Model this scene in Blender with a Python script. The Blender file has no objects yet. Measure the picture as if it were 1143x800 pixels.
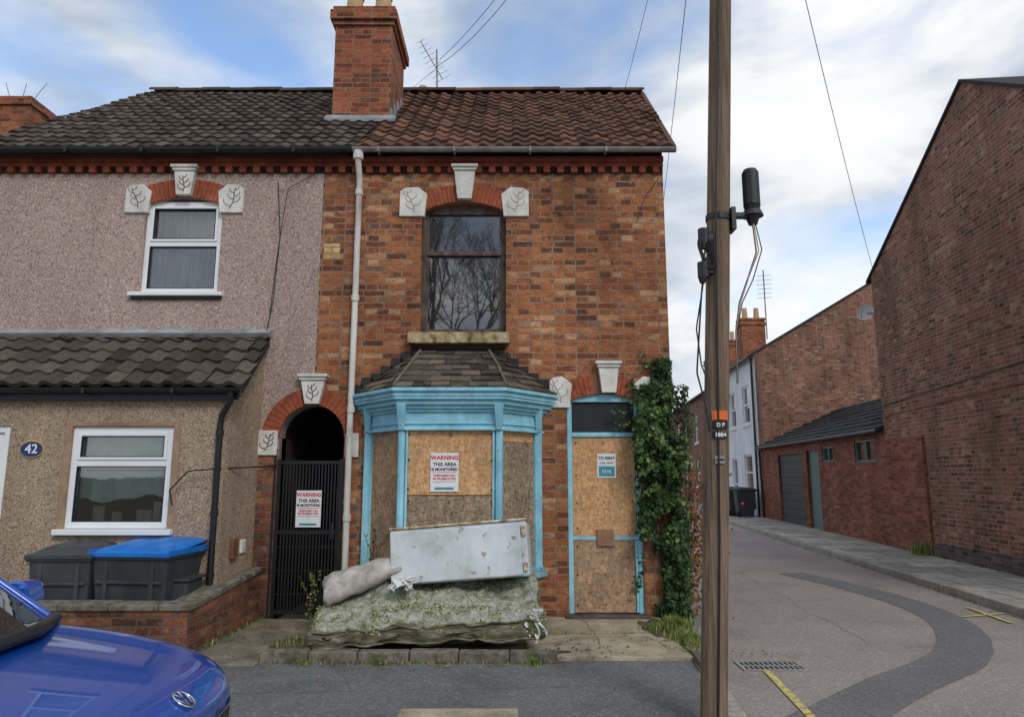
import bpy, bmesh, math, random
from mathutils import Vector, Matrix, Euler, noise
from mathutils.bvhtree import BVHTree
R=random.Random(7)
scene=bpy.context.scene
col=scene.collection
scene.view_settings.view_transform='Standard'
scene.view_settings.look='None'
scene.view_settings.exposure=0

# ------------------------------------------------------------------ helpers
def S(r,g,b,a=1.0):
    f=lambda c:(c/255/12.92) if c/255<=0.04045 else ((c/255+0.055)/1.055)**2.4
    return (f(r),f(g),f(b),a)
def empty(name,loc=(0,0,0)):
    o=bpy.data.objects.new(name,None); o.location=loc; col.objects.link(o); return o
def finish(o,mat,parent,smooth=False):
    if mat is not None:
        if isinstance(mat,(list,tuple)):
            for m in mat:o.data.materials.append(m)
        else:o.data.materials.append(mat)
    if parent is not None:o.parent=parent
    if smooth and o.type=='MESH':
        for p in o.data.polygons:p.use_smooth=True
    return o
class MB:
    def __init__(s): s.v=[];s.f=[];s.mi=[];s.at=[];s.cur=0;s.r=0.5
    def face(s,pts):
        n=len(s.v); s.v+= [tuple(p) for p in pts]; s.f.append(tuple(range(n,n+len(pts)))); s.mi.append(s.cur); s.at.append(s.r)
    def hexa(s,b,t):
        n=len(s.v); s.v+=[tuple(p) for p in b]+[tuple(p) for p in t]
        for q in((3,2,1,0),(4,5,6,7),(0,1,5,4),(1,2,6,5),(2,3,7,6),(3,0,4,7)):
            s.f.append(tuple(n+i for i in q)); s.mi.append(s.cur); s.at.append(s.r)
    def box(s,x0,x1,y0,y1,z0,z1):
        s.hexa([(x0,y0,z0),(x1,y0,z0),(x1,y1,z0),(x0,y1,z0)],[(x0,y0,z1),(x1,y0,z1),(x1,y1,z1),(x0,y1,z1)])
    def seg(s,p,q,o0,o1,z0,z1):
        d=Vector((q[0]-p[0],q[1]-p[1])).normalized(); n=Vector((d.y,-d.x))
        P=Vector(p[:2]);Q=Vector(q[:2])
        a=P+n*o1;b=Q+n*o1;c=Q+n*o0;e=P+n*o0
        s.hexa([(a.x,a.y,z0),(b.x,b.y,z0),(c.x,c.y,z0),(e.x,e.y,z0)],[(a.x,a.y,z1),(b.x,b.y,z1),(c.x,c.y,z1),(e.x,e.y,z1)])
    def prism(s,pts,y0,y1):
        n=len(s.v);k=len(pts)
        s.v+=[(x,y0,z) for x,z in pts]+[(x,y1,z) for x,z in pts]
        s.f.append(tuple(range(n,n+k)));s.f.append(tuple(range(n+2*k-1,n+k-1,-1)));s.mi+=[s.cur]*2;s.at+=[s.r]*2
        for i in range(k):
            j=(i+1)%k
            s.f.append((n+i,n+k+i,n+k+j,n+j));s.mi.append(s.cur);s.at.append(s.r)
    def cyl(s,p,q,r0,r1=None,n=12,caps=True):
        r1=r0 if r1 is None else r1
        p=Vector(p);q=Vector(q);d=(q-p).normalized()
        a=d.orthogonal().normalized();b=d.cross(a)
        k=len(s.v)
        for c,r in((p,r0),(q,r1)):
            for i in range(n):
                t=2*math.pi*i/n; s.v.append(tuple(c+a*math.cos(t)*r+b*math.sin(t)*r))
        for i in range(n):
            j=(i+1)%n; s.f.append((k+i,k+j,k+n+j,k+n+i));s.mi.append(s.cur);s.at.append(s.r)
        if caps:
            s.f.append(tuple(k+i for i in range(n-1,-1,-1)));s.f.append(tuple(k+n+i for i in range(n)));s.mi+=[s.cur]*2;s.at+=[s.r]*2
    def make(s,name,mat,parent=None,smooth=False,bevel=0,attr=False,fixn=True):
        me=bpy.data.meshes.new(name);me.from_pydata(s.v,[],s.f)
        o=bpy.data.objects.new(name,me);col.objects.link(o)
        me.polygons.foreach_set('material_index',s.mi)
        if attr:
            a=me.attributes.new('rnd','FLOAT','FACE');a.data.foreach_set('value',s.at)
        me.update()
        if fixn:
            bm=bmesh.new();bm.from_mesh(me);bmesh.ops.recalc_face_normals(bm,faces=bm.faces);bm.to_mesh(me);bm.free()
        finish(o,mat,parent,smooth)
        if bevel:
            m=o.modifiers.new('bev','BEVEL');m.width=bevel;m.segments=2;m.limit_method='ANGLE'
        return o
def bx(name,x0,x1,y0,y1,z0,z1,mat,parent=None,bevel=0.004):
    m=MB();m.box(x0,x1,y0,y1,z0,z1);return m.make(name,mat,parent,bevel=bevel)
def tube(name,pts,r,mat,parent=None,res=3,smoothc=False,cyclic=False):
    cu=bpy.data.curves.new(name,'CURVE');cu.dimensions='3D';cu.bevel_depth=r;cu.bevel_resolution=res;cu.use_fill_caps=True
    if smoothc:
        sp=cu.splines.new('NURBS');sp.order_u=3;sp.use_endpoint_u=True
    else: sp=cu.splines.new('POLY')
    sp.points.add(len(pts)-1)
    for i,p in enumerate(pts): sp.points[i].co=(p[0],p[1],p[2],1)
    sp.use_cyclic_u=cyclic
    o=bpy.data.objects.new(name,cu);col.objects.link(o)
    return finish(o,mat,parent)
def sheet(name,outline,holes,origin,xdir,ydir,thick,mat,parent=None):
    cu=bpy.data.curves.new(name,'CURVE');cu.dimensions='2D';cu.fill_mode='BOTH';cu.extrude=thick/2
    for poly in [outline]+holes:
        sp=cu.splines.new('POLY');sp.points.add(len(poly)-1)
        for i,p in enumerate(poly): sp.points[i].co=(p[0],p[1],0,1)
        sp.use_cyclic_u=True
    tmp=bpy.data.objects.new('tmp',cu);col.objects.link(tmp)
    dg=bpy.context.evaluated_depsgraph_get()
    me=bpy.data.meshes.new_from_object(tmp.evaluated_get(dg));bpy.data.objects.remove(tmp)
    X=Vector(xdir).normalized();Y=Vector(ydir).normalized();Z=X.cross(Y)
    M=Matrix(((X.x,Y.x,Z.x,origin[0]-Z.x*thick/2),(X.y,Y.y,Z.y,origin[1]-Z.y*thick/2),(X.z,Y.z,Z.z,origin[2]-Z.z*thick/2),(0,0,0,1)))
    me.transform(M);me.name=name
    me.materials.clear()
    o=bpy.data.objects.new(name,me);col.objects.link(o)
    return finish(o,mat,parent)
def facade(name,outline,holes,y,thick,mat,parent):
    return sheet(name,outline,holes,(0,y,0),(1,0,0),(0,0,1),thick,mat,parent)
def text(s,x,y,z,size,mat,parent,name='lettering',rot=(math.pi/2,0,0),bold=0.0):
    cu=bpy.data.curves.new(name,'FONT');cu.body=s;cu.size=size;cu.align_x='CENTER';cu.align_y='CENTER';cu.extrude=0.0008;cu.offset=bold
    o=bpy.data.objects.new(name,cu);col.objects.link(o);o.location=(x,y,z);o.rotation_euler=rot
    return finish(o,mat,parent)

# ------------------------------------------------------------------ materials
def new_mat(name):
    m=bpy.data.materials.new(name);m.use_nodes=True;return m,m.node_tree,m.node_tree.nodes['Principled BSDF']
def lk(nt,a,b):nt.links.new(a,b)
def node(nt,t,**kw):
    n=nt.nodes.new(t)
    for k,v in kw.items():setattr(n,k,v)
    return n
def noise_n(nt,vec,scale,detail=4,rough=0.55,dist=0.0):
    n=node(nt,'ShaderNodeTexNoise');n.inputs['Scale'].default_value=scale;n.inputs['Detail'].default_value=detail
    n.inputs['Roughness'].default_value=rough;n.inputs['Distortion'].default_value=dist
    if vec is not None:lk(nt,vec,n.inputs['Vector'])
    return n.outputs['Fac']
def ramp(nt,fac,stops,interp='LINEAR'):
    r=node(nt,'ShaderNodeValToRGB');cr=r.color_ramp;cr.interpolation=interp
    while len(cr.elements)<len(stops):cr.elements.new(0.5)
    for e,(p,c) in zip(cr.elements,stops):
        e.position=p;e.color=c if not isinstance(c,(int,float)) else (c,c,c,1)
    lk(nt,fac,r.inputs['Fac']);return r.outputs['Color']
def mixc(nt,fac,a,b,blend='MIX'):
    n=node(nt,'ShaderNodeMix',data_type='RGBA',blend_type=blend)
    for i,v in((0,fac),(6,a),(7,b)):
        if hasattr(v,'is_linked') or hasattr(v,'links'): lk(nt,v,n.inputs[i])
        else: n.inputs[i].default_value=v
    return n.outputs[2]
def math_n(nt,op,a,b=None,clamp=False):
    n=node(nt,'ShaderNodeMath',operation=op,use_clamp=clamp)
    for i,v in((0,a),(1,b)):
        if v is None:continue
        if hasattr(v,'links'):lk(nt,v,n.inputs[i])
        else:n.inputs[i].default_value=v
    return n.outputs[0]
def pos(nt,scale=None):
    g=node(nt,'ShaderNodeNewGeometry').outputs['Position']
    if scale is None:return g
    m=node(nt,'ShaderNodeMapping');m.inputs['Scale'].default_value=scale;lk(nt,g,m.inputs['Vector']);return m.outputs[0]
def bump(nt,b,h,strength,dist=0.01):
    n=node(nt,'ShaderNodeBump');n.inputs['Strength'].default_value=strength;n.inputs['Distance'].default_value=dist
    lk(nt,h,n.inputs['Height']);lk(nt,n.outputs[0],b.inputs['Normal']);return n
bg=bpy.data.node_groups.new('boxmap','ShaderNodeTree')
bg.interface.new_socket('Vector',in_out='OUTPUT',socket_type='NodeSocketVector')
go=bg.nodes.new('NodeGroupOutput');gg=bg.nodes.new('ShaderNodeNewGeometry')
sp=bg.nodes.new('ShaderNodeSeparateXYZ');sn=bg.nodes.new('ShaderNodeSeparateXYZ')
bg.links.new(gg.outputs['Position'],sp.inputs[0]);bg.links.new(gg.outputs['True Normal'],sn.inputs[0])
ax=math_n(bg,'ABSOLUTE',sn.outputs[0]);ay=math_n(bg,'ABSOLUTE',sn.outputs[1]);az=math_n(bg,'ABSOLUTE',sn.outputs[2])
isx=math_n(bg,'GREATER_THAN',ax,ay);isz=math_n(bg,'GREATER_THAN',az,0.75)
U=math_n(bg,'ADD',sp.outputs[0],math_n(bg,'MULTIPLY',isx,math_n(bg,'SUBTRACT',sp.outputs[1],sp.outputs[0])))
V=math_n(bg,'ADD',sp.outputs[2],math_n(bg,'MULTIPLY',isz,math_n(bg,'SUBTRACT',sp.outputs[1],sp.outputs[2])))
cb=bg.nodes.new('ShaderNodeCombineXYZ');bg.links.new(U,cb.inputs[0]);bg.links.new(V,cb.inputs[1]);bg.links.new(cb.outputs[0],go.inputs[0])
def boxvec(nt,wob=0.006,wscale=8):
    g=node(nt,'ShaderNodeGroup',node_tree=bg).outputs[0]
    if not wob:return g
    n=node(nt,'ShaderNodeTexNoise');n.inputs['Scale'].default_value=wscale;lk(nt,pos(nt),n.inputs['Vector'])
    s=node(nt,'ShaderNodeVectorMath',operation='SUBTRACT');lk(nt,n.outputs['Color'],s.inputs[0]);s.inputs[1].default_value=(.5,.5,.5)
    m=node(nt,'ShaderNodeVectorMath',operation='SCALE');lk(nt,s.outputs[0],m.inputs[0]);m.inputs['Scale'].default_value=wob*2
    a=node(nt,'ShaderNodeVectorMath',operation='ADD');lk(nt,g,a.inputs[0]);lk(nt,m.outputs[0],a.inputs[1]);return a.outputs[0]
def brick_mat(name,stops,mortar,bw=.225,rh=.075,ms=.009,wob=.006,stain=(0.55,1.1),bstr=.7,mort2=None,rough=.9,patch=0.0,patchc=None,offset=.5,squash=1.0,age=0.0):
    m,nt,b=new_mat(name)
    v=boxvec(nt,wob)
    t=node(nt,'ShaderNodeTexBrick',offset=offset,squash=squash,squash_frequency=2);lk(nt,v,t.inputs['Vector'])
    for k,x in(('Color1',(0,0,0,1)),('Color2',(1,1,1,1)),('Mortar',(.5,.5,.5,1)),('Scale',1),('Mortar Size',ms),('Mortar Smooth',.25),('Bias',0),('Brick Width',bw),('Row Height',rh)):
        t.inputs[k].default_value=x
    c=ramp(nt,t.outputs['Color'],stops)
    p=pos(nt)
    fine=noise_n(nt,p,48,5,.75)
    c=mixc(nt,1.0,c,ramp(nt,fine,[(.25,.5),(.5,.98),(.76,1.5)]),'MULTIPLY')
    if age:
        c=mixc(nt,ramp(nt,noise_n(nt,p,13,5,.75,.4),[(.54,0.0),(.68,age)]),c,S(196,160,122))
        c=mixc(nt,ramp(nt,noise_n(nt,pos(nt,(1,1,1.8)),7.5,6,.8,.3),[(.50,0.0),(.65,age*1.15)]),c,S(74,56,48))
    else:
        c=mixc(nt,1.0,c,ramp(nt,noise_n(nt,p,9,4,.7),[(.3,.68),(.5,1.0),(.7,1.2)]),'MULTIPLY')
    mc=mixc(nt,ramp(nt,noise_n(nt,p,6,4,.7),[(.35,0.0),(.65,1.0)]),mortar,mort2 or mortar)
    c=mixc(nt,t.outputs['Fac'],c,mc)
    if patch:
        pm=ramp(nt,noise_n(nt,p,3.2,8,.8,.3),[(.62-patch*.12,0.0),(.72,.7)])
        c=mixc(nt,pm,c,patchc)
    big=noise_n(nt,pos(nt,(.9,.9,.4)),1.3,6,.65)
    c=mixc(nt,1.0,c,ramp(nt,big,[(.3,stain[0]),(.62,stain[1])]),'MULTIPLY')
    lk(nt,c,b.inputs['Base Color']);b.inputs['Roughness'].default_value=rough;b.inputs['Specular IOR Level'].default_value=.2
    h=math_n(nt,'SUBTRACT',math_n(nt,'MULTIPLY',fine,.8),t.outputs['Fac'])
    bump(nt,b,h,bstr,.012)
    return m
def nm(name,stops,scale=5,detail=6,rough=.8,bstr=.2,bscale=40,bdist=.005,metal=0,stain=None,stainscale=1.2,pscale=None,rrough=.6,spec=.3,dist=0,specks=None):
    m,nt,b=new_mat(name)
    p=pos(nt,pscale)
    c=ramp(nt,noise_n(nt,p,scale,detail,rrough,dist),stops)
    if specks:
        sc,lo,colr,amt=specks
        f=ramp(nt,noise_n(nt,pos(nt),sc,3,.6),[(lo,0.0),(lo+.08,amt)])
        c=mixc(nt,f,c,colr)
    if stain: c=mixc(nt,1.0,c,ramp(nt,noise_n(nt,pos(nt,(1,1,.5)),stainscale,6,.65),[(.3,stain[0]),(.65,stain[1])]),'MULTIPLY')
    lk(nt,c,b.inputs['Base Color']);b.inputs['Roughness'].default_value=rough;b.inputs['Metallic'].default_value=metal
    b.inputs['Specular IOR Level'].default_value=spec
    if bstr: bump(nt,b,noise_n(nt,p,bscale,4,.65),bstr,bdist)
    return m
def plain(name,c,rough=.5,metal=0,spec=.5):
    return nm(name,[(.3,tuple(x*.85 for x in c[:3])+(1,)),(.7,c)],scale=9,detail=3,rough=rough,bstr=0,metal=metal,spec=spec)

M={}
M['brick']=brick_mat('weathered_orange_brick',[(0,S(98,62,50)),(.16,S(134,78,54)),(.32,S(170,100,62)),(.52,S(184,112,68)),(.7,S(152,86,58)),(.82,S(194,124,80)),(.93,S(210,158,116)),(1,S(120,86,72))],S(122,104,88),mort2=S(168,148,126),patch=.5,patchc=S(190,152,116),stain=(.52,1.05),wob=.009,ms=.009,squash=.55,bw=.25,age=.65)
M['brick_chim']=brick_mat('chimney_brick',[(0,S(114,64,48)),(.4,S(168,90,60)),(.8,S(188,110,76)),(1,S(106,76,66))],S(136,112,94),mort2=S(160,140,120),stain=(.6,1.05),squash=.55,bw=.25,ms=.008,age=.45)
M['brick_right']=brick_mat('old_brown_brick',[(0,S(94,64,54)),(.25,S(136,88,70)),(.55,S(158,102,80)),(.8,S(140,92,74)),(.92,S(184,138,112)),(1,S(110,82,72))],S(132,116,104),mort2=S(168,152,136),patch=.35,patchc=S(172,148,132),stain=(.58,1.05),ms=.009,squash=.55,bw=.25,age=.45)
M['brick_red']=brick_mat('red_brick',[(0,S(108,60,50)),(.5,S(140,78,62)),(1,S(164,98,78))],S(122,98,84),stain=(.62,1.05),ms=.009,age=.35)
M['brick_wall']=brick_mat('garden_wall_brick',[(0,S(100,64,52)),(.5,S(148,88,64)),(.85,S(174,112,80)),(1,S(114,86,76))],S(118,104,92),stain=(.42,1.0),wob=.008,ms=.010,age=.65)
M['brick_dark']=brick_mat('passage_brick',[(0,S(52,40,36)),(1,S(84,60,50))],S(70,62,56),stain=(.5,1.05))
M['blue_brick']=brick_mat('engineering_brick',[(0,S(66,60,62)),(.5,S(94,84,84)),(1,S(118,100,96))],S(112,102,96),stain=(.6,1.1))
M['voussoir']=nm('rubbed_red_brick',[(.3,S(138,72,52)),(.7,S(178,98,68))],scale=14,rough=.9,bstr=.3,stain=(.6,1.1),stainscale=4)
M['arch_mortar']=nm('arch_mortar',[(.3,S(110,78,62)),(.7,S(135,98,80))],scale=20,rough=.95)
M['dentil']=nm('dentil_brick',[(.3,S(120,60,46)),(.7,S(160,86,62))],scale=6,rough=.9,bstr=.3,stain=(.6,1.1),stainscale=3)
def dash(name,a,bc,d,stain):
    m,nt,b=new_mat(name)
    v=node(nt,'ShaderNodeTexVoronoi');v.inputs['Scale'].default_value=80;lk(nt,pos(nt),v.inputs['Vector'])
    sepc=node(nt,'ShaderNodeSeparateColor');lk(nt,v.outputs['Color'],sepc.inputs[0])
    c=ramp(nt,sepc.outputs[0],[(0,a),(.28,bc),(.78,bc),(1,d)])
    c=mixc(nt,1.0,c,ramp(nt,v.outputs['Distance'],[(.2,1.06),(.8,.66)]),'MULTIPLY')
    c=mixc(nt,1.0,c,ramp(nt,noise_n(nt,pos(nt,(1,1,.22)),1.7,7,.7),[(.3,stain),(.6,1.03)]),'MULTIPLY')
    lk(nt,c,b.inputs['Base Color']);b.inputs['Roughness'].default_value=.95;b.inputs['Specular IOR Level'].default_value=.15
    bump(nt,b,math_n(nt,'SUBTRACT',1.0,v.outputs['Distance']),.7,.006);return m
M['dash']=dash('pink_pebbledash',S(136,112,104),S(192,168,156),S(224,208,198),.80)
M['dash2']=dash('tan_pebbledash',S(130,108,90),S(186,162,138),S(216,198,174),.72)
def tilemat(name,stops,moss,mossamt):
    m,nt,b=new_mat(name)
    a=node(nt,'ShaderNodeAttribute',attribute_name='rnd')
    c=ramp(nt,a.outputs['Fac'],stops)
    p=pos(nt)
    c=mixc(nt,1.0,c,ramp(nt,noise_n(nt,p,30,4,.7),[(.25,.6),(.7,1.25)]),'MULTIPLY')
    f=ramp(nt,noise_n(nt,p,5,7,.8),[(.6-mossamt,0.0),(.68,.6)])
    c=mixc(nt,f,c,moss)
    lk(nt,c,b.inputs['Base Color']);b.inputs['Roughness'].default_value=.9;b.inputs['Specular IOR Level'].default_value=.2
    bump(nt,b,noise_n(nt,p,60,3,.7),.4,.006);return m
M['tile_r']=tilemat('red_brown_pantile',[(0,S(68,48,40)),(.5,S(98,70,56)),(1,S(124,88,70))],S(82,70,56),.03)
M['tile_l']=tilemat('brown_roof_tile',[(0,S(60,52,46)),(.5,S(82,72,64)),(1,S(100,90,80))],S(108,102,84),.03)
M['slate']=tilemat('weathered_slate',[(0,S(58,52,47)),(.5,S(88,80,72)),(1,S(122,108,92))],S(130,124,96),.06)
M['slate2']=tilemat('dark_slate',[(0,S(44,43,45)),(.5,S(60,58,59)),(1,S(76,73,73))],S(82,80,72),.0)
def osb(name,stops,stain,spk):
    m,nt,b=new_mat(name)
    v=boxvec(nt,0.03,3)
    mp=node(nt,'ShaderNodeMapping');mp.inputs['Scale'].default_value=(1,2.6,1);mp.inputs['Rotation'].default_value=(0,0,.5);lk(nt,v,mp.inputs[0])
    n1=node(nt,'ShaderNodeTexVoronoi');n1.inputs['Scale'].default_value=26;n1.inputs['Randomness'].default_value=1;lk(nt,mp.outputs[0],n1.inputs[0])
    mp2=node(nt,'ShaderNodeMapping');mp2.inputs['Scale'].default_value=(2.6,1,1);mp2.inputs['Rotation'].default_value=(0,0,-.3);lk(nt,v,mp2.inputs[0])
    n2=node(nt,'ShaderNodeTexVoronoi');n2.inputs['Scale'].default_value=22;lk(nt,mp2.outputs[0],n2.inputs[0])
    s1=node(nt,'ShaderNodeSeparateColor');lk(nt,n1.outputs['Color'],s1.inputs[0]);s2=node(nt,'ShaderNodeSeparateColor');lk(nt,n2.outputs['Color'],s2.inputs[0])
    f=math_n(nt,'MULTIPLY',math_n(nt,'ADD',s1.outputs[0],s2.outputs[1]),.5)
    c=ramp(nt,f,stops)
    c=mixc(nt,1.0,c,ramp(nt,noise_n(nt,pos(nt,(1,1,.45)),2.6,8,.75),[(.3,stain),(.6,1.06)]),'MULTIPLY')
    if spk:
        c=mixc(nt,ramp(nt,noise_n(nt,pos(nt),6,7,.8),[(.5,0.0),(.6,spk)]),c,S(134,122,106))
    lk(nt,c,b.inputs['Base Color']);b.inputs['Roughness'].default_value=.75;b.inputs['Specular IOR Level'].default_value=.25
    bump(nt,b,f,.25,.004);return m
M['osb']=osb('osb_board',[(0.1,S(178,128,86)),(.5,S(204,158,112)),(.9,S(222,182,136))],.68,.3)
M['osb_old']=osb('aged_osb_board',[(0.1,S(112,94,78)),(.5,S(154,134,112)),(.9,S(184,164,138))],.55,.7)
M['osb_mid']=osb('worn_osb_board',[(0.1,S(142,110,84)),(.5,S(176,144,112)),(.9,S(200,168,134))],.6,.65)
M['blue']=nm('pale_blue_paint',[(.2,S(122,188,210)),(.5,S(152,212,230)),(.8,S(174,224,238))],scale=4,rough=.55,bstr=.15,bscale=30,stain=(.7,1.02),stainscale=6,specks=(30,.62,S(128,116,104),.75))
M['blue_faded']=nm('faded_blue_paint',[(.2,S(114,170,188)),(.5,S(148,198,212)),(.8,S(168,208,218))],scale=7,rough=.7,bstr=.2,bscale=30,stain=(.65,1.02),stainscale=4,specks=(22,.6,S(112,98,84),.8))
M['white']=nm('old_white_paint',[(.25,S(202,198,186)),(.6,S(234,232,224))],scale=8,rough=.7,bstr=.15,stain=(.7,1.03),stainscale=4,specks=(30,.64,S(136,106,86),.65))
M['pvc']=nm('white_pvc',[(.3,S(226,228,228)),(.7,S(240,241,242))],scale=3,rough=.35,bstr=.0,spec=.5)
M['stone']=nm('flaking_stone',[(.35,S(92,78,52)),(.5,S(176,156,112)),(.7,S(206,196,170))],scale=9,detail=8,rough=.9,bstr=.6,bscale=18,bdist=.02,stain=(.55,1.1),stainscale=5)
M['pipe']=nm('weathered_pipe_paint',[(.25,S(140,120,104)),(.45,S(204,200,192)),(.7,S(226,223,216))],scale=7,detail=8,rough=.6,bstr=.2,pscale=(1,1,.35))
M['black']=plain('black_paint',S(30,30,32),.45)
M['blackp']=plain('black_plastic',S(36,37,39),.4)
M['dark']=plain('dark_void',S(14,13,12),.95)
M['bin']=nm('grey_bin_plastic',[(.3,S(54,56,59)),(.7,S(76,78,81))],scale=4,rough=.5,bstr=.1,stain=(.8,1.05))
M['binblue']=nm('blue_bin_lid',[(.3,S(24,100,182)),(.7,S(42,130,214))],scale=6,rough=.4,bstr=.1)
M['lead']=nm('lead_flashing',[(.3,S(128,132,136)),(.7,S(168,172,176))],scale=6,rough=.6,bstr=.3,bscale=12,stain=(.7,1.05))
M['gutter']=nm('grey_gutter',[(.3,S(116,112,108)),(.7,S(156,152,148))],scale=8,rough=.6)
M['terracotta']=nm('terracotta',[(.3,S(170,140,104)),(.7,S(200,172,134))],scale=8,rough=.85)
M['wood']=nm('weathered_pole_wood',[(.30,S(84,70,58)),(.44,S(122,104,88)),(.58,S(146,127,108)),(.74,S(172,152,130))],scale=5,detail=9,rough=1.0,bstr=.8,bscale=14,bdist=.02,pscale=(8,8,.22),rrough=.8,stain=(.75,1.08),stainscale=2,spec=.05)
def tarmac(name,c1,c2,c3,sp,st,ss):
    m,nt,b=new_mat(name);p=pos(nt)
    c=ramp(nt,noise_n(nt,p,85,5,.7),[(.3,c1),(.5,c2),(.7,c3)])
    v=node(nt,'ShaderNodeTexVoronoi');v.inputs['Scale'].default_value=70;lk(nt,p,v.inputs['Vector'])
    s=node(nt,'ShaderNodeSeparateColor');lk(nt,v.outputs['Color'],s.inputs[0])
    c=mixc(nt,ramp(nt,s.outputs[0],[(.78,0.0),(.9,.5)]),c,sp)
    c=mixc(nt,1.0,c,ramp(nt,noise_n(nt,p,ss,8,.7,.4),[(.3,st[0]),(.5,1.0),(.7,st[1])]),'MULTIPLY')
    c=mixc(nt,ramp(nt,noise_n(nt,p,7,8,.8,.3),[(.60,0.0),(.74,.4)]),c,S(88,80,70))
    lk(nt,c,b.inputs['Base Color']);b.inputs['Roughness'].default_value=.9;b.inputs['Specular IOR Level'].default_value=.25
    bump(nt,b,noise_n(nt,p,130,3,.7),.6,.006);return m
M['asphalt']=tarmac('pavement_asphalt',S(84,84,85),S(104,104,104),S(124,123,121),S(152,149,143),(.68,1.15),1.5)
M['road']=tarmac('road_asphalt',S(122,113,108),S(144,134,128),S(162,152,145),S(188,178,169),(.76,1.10),.8)
M['patch']=tarmac('dark_asphalt_patch',S(88,85,85),S(108,105,104),S(128,124,122),S(146,142,136),(.85,1.08),1.2)
M['concrete']=nm('old_concrete',[(.25,S(132,120,98)),(.5,S(176,163,138)),(.75,S(200,188,164))],scale=4,detail=9,rough=.92,bstr=.5,bscale=50,stain=(.60,1.08),stainscale=2.4,rrough=.78,specks=(50,.58,S(108,98,80),.6))
M['kerb']=nm('kerb_stone',[(.3,S(138,132,122)),(.7,S(176,170,158))],scale=20,detail=7,rough=.9,bstr=.4,stain=(.7,1.08),stainscale=3)
M['kerbdark']=nm('mossy_edging',[(.3,S(84,78,68)),(.55,S(128,120,108)),(.8,S(152,144,130))],scale=12,detail=8,rough=.92,bstr=.5,stain=(.6,1.1),stainscale=4,specks=(14,.56,S(78,86,48),.65))
M['slabs']=brick_mat('paving_slabs',[(0,S(150,144,134)),(.5,S(170,164,154)),(1,S(188,182,172))],S(92,88,80),bw=.9,rh=.6,ms=.014,wob=.004,stain=(.72,1.05),bstr=.4)
M['soil']=nm('ground_soil',[(.3,S(74,64,50)),(.7,S(112,100,80))],scale=9,detail=8,rough=.95,bstr=.8,bscale=60,bdist=.02)
M['yellow']=nm('yellow_line_paint',[(.45,S(148,138,120)),(.51,S(208,188,98)),(.7,S(222,204,114))],scale=25,detail=7,rough=.8,bstr=.3,bscale=120,rrough=.78)
M['white_sign']=plain('sign_white',S(238,238,236),.4)
M['red_sign']=plain('sign_red',S(205,30,38),.4)
M['ink']=plain('sign_ink',S(24,24,28),.5)
M['teal']=plain('sign_teal',S(60,150,170),.4)
M['navy']=plain('sign_navy',S(20,48,110),.3)
M['orange']=plain('label_orange',S(225,110,40),.5)
M['gold']=plain('gold_paint',S(210,170,90),.4)
M['motif']=plain('motif_brown',S(92,58,52),.7)
M['motif2']=plain('motif_faded',S(172,152,136),.7)
M['curtain']=nm('net_curtain',[(.35,S(130,136,140)),(.65,S(186,190,192))],scale=14,detail=3,rough=.9,bstr=0,pscale=(1,1,.08))
M['blind']=nm('mint_blind',[(.35,S(160,188,180)),(.65,S(196,216,208))],scale=4,rough=.9,bstr=0)
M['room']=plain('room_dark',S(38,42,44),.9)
M['green_door']=plain('green_paint',S(84,108,104),.5)
M['garage']=plain('garage_dark',S(44,48,52),.5)
M['farwhite']=nm('painted_white_wall',[(.3,S(210,214,218)),(.7,S(232,234,236))],scale=2,rough=.8,stain=(.8,1.02))
def glassmat(name,refl,tint,clear):
    m,nt,b=new_mat(name)
    nt.nodes.remove(b);out=nt.nodes['Material Output']
    g=node(nt,'ShaderNodeBsdfGlossy');g.inputs['Roughness'].default_value=.02;g.inputs['Color'].default_value=(1,1,1,1)
    if clear: d=node(nt,'ShaderNodeBsdfTransparent');d.inputs['Color'].default_value=tint
    else:
        d=node(nt,'ShaderNodeBsdfDiffuse');lk(nt,ramp(nt,noise_n(nt,pos(nt),3,5),[(.3,tuple(c*.7 for c in tint[:3])+(1,)),(.7,tint)]),d.inputs['Color'])
    bn=node(nt,'ShaderNodeBump');bn.inputs['Strength'].default_value=.04;bn.inputs['Distance'].default_value=.02
    lk(nt,noise_n(nt,pos(nt),2.5,2),bn.inputs['Height']);lk(nt,bn.outputs[0],g.inputs['Normal'])
    x=node(nt,'ShaderNodeMixShader')
    fr=node(nt,'ShaderNodeFresnel');fr.inputs['IOR'].default_value=1.5
    f=math_n(nt,'ADD',fr.outputs[0],refl,True)
    lk(nt,f,x.inputs[0]);lk(nt,d.outputs[0],x.inputs[1]);lk(nt,g.outputs[0],x.inputs[2]);lk(nt,x.outputs[0],out.inputs[0]);return m
M['glass']=glassmat('dark_window_glass',.16,S(52,50,48),False)
M['glassc']=glassmat('clear_window_glass',.06,(.88,.9,.9,1),True)
M['carglass']=glassmat('car_glass',.03,S(18,20,22),False)
def leafmat(name,stops):
    m,nt,b=new_mat(name)
    a=node(nt,'ShaderNodeAttribute',attribute_name='rnd')
    c=ramp(nt,a.outputs['Fac'],stops);lk(nt,c,b.inputs['Base Color']);b.inputs['Roughness'].default_value=.55;b.inputs['Specular IOR Level'].default_value=.25
    return m
M['ivy']=leafmat('ivy_leaf',[(0,S(26,42,22)),(.5,S(48,70,34)),(.85,S(78,102,50)),(1,S(126,138,76))])
M['grass']=leafmat('grass_blade',[(0,S(70,84,34)),(.5,S(104,124,52)),(.85,S(146,154,84)),(1,S(176,164,116))])
M['mosstuft']=leafmat('moss_tuft',[(0,S(62,72,34)),(.35,S(108,118,58)),(.7,S(160,166,104)),(1,S(206,204,176))])
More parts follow.
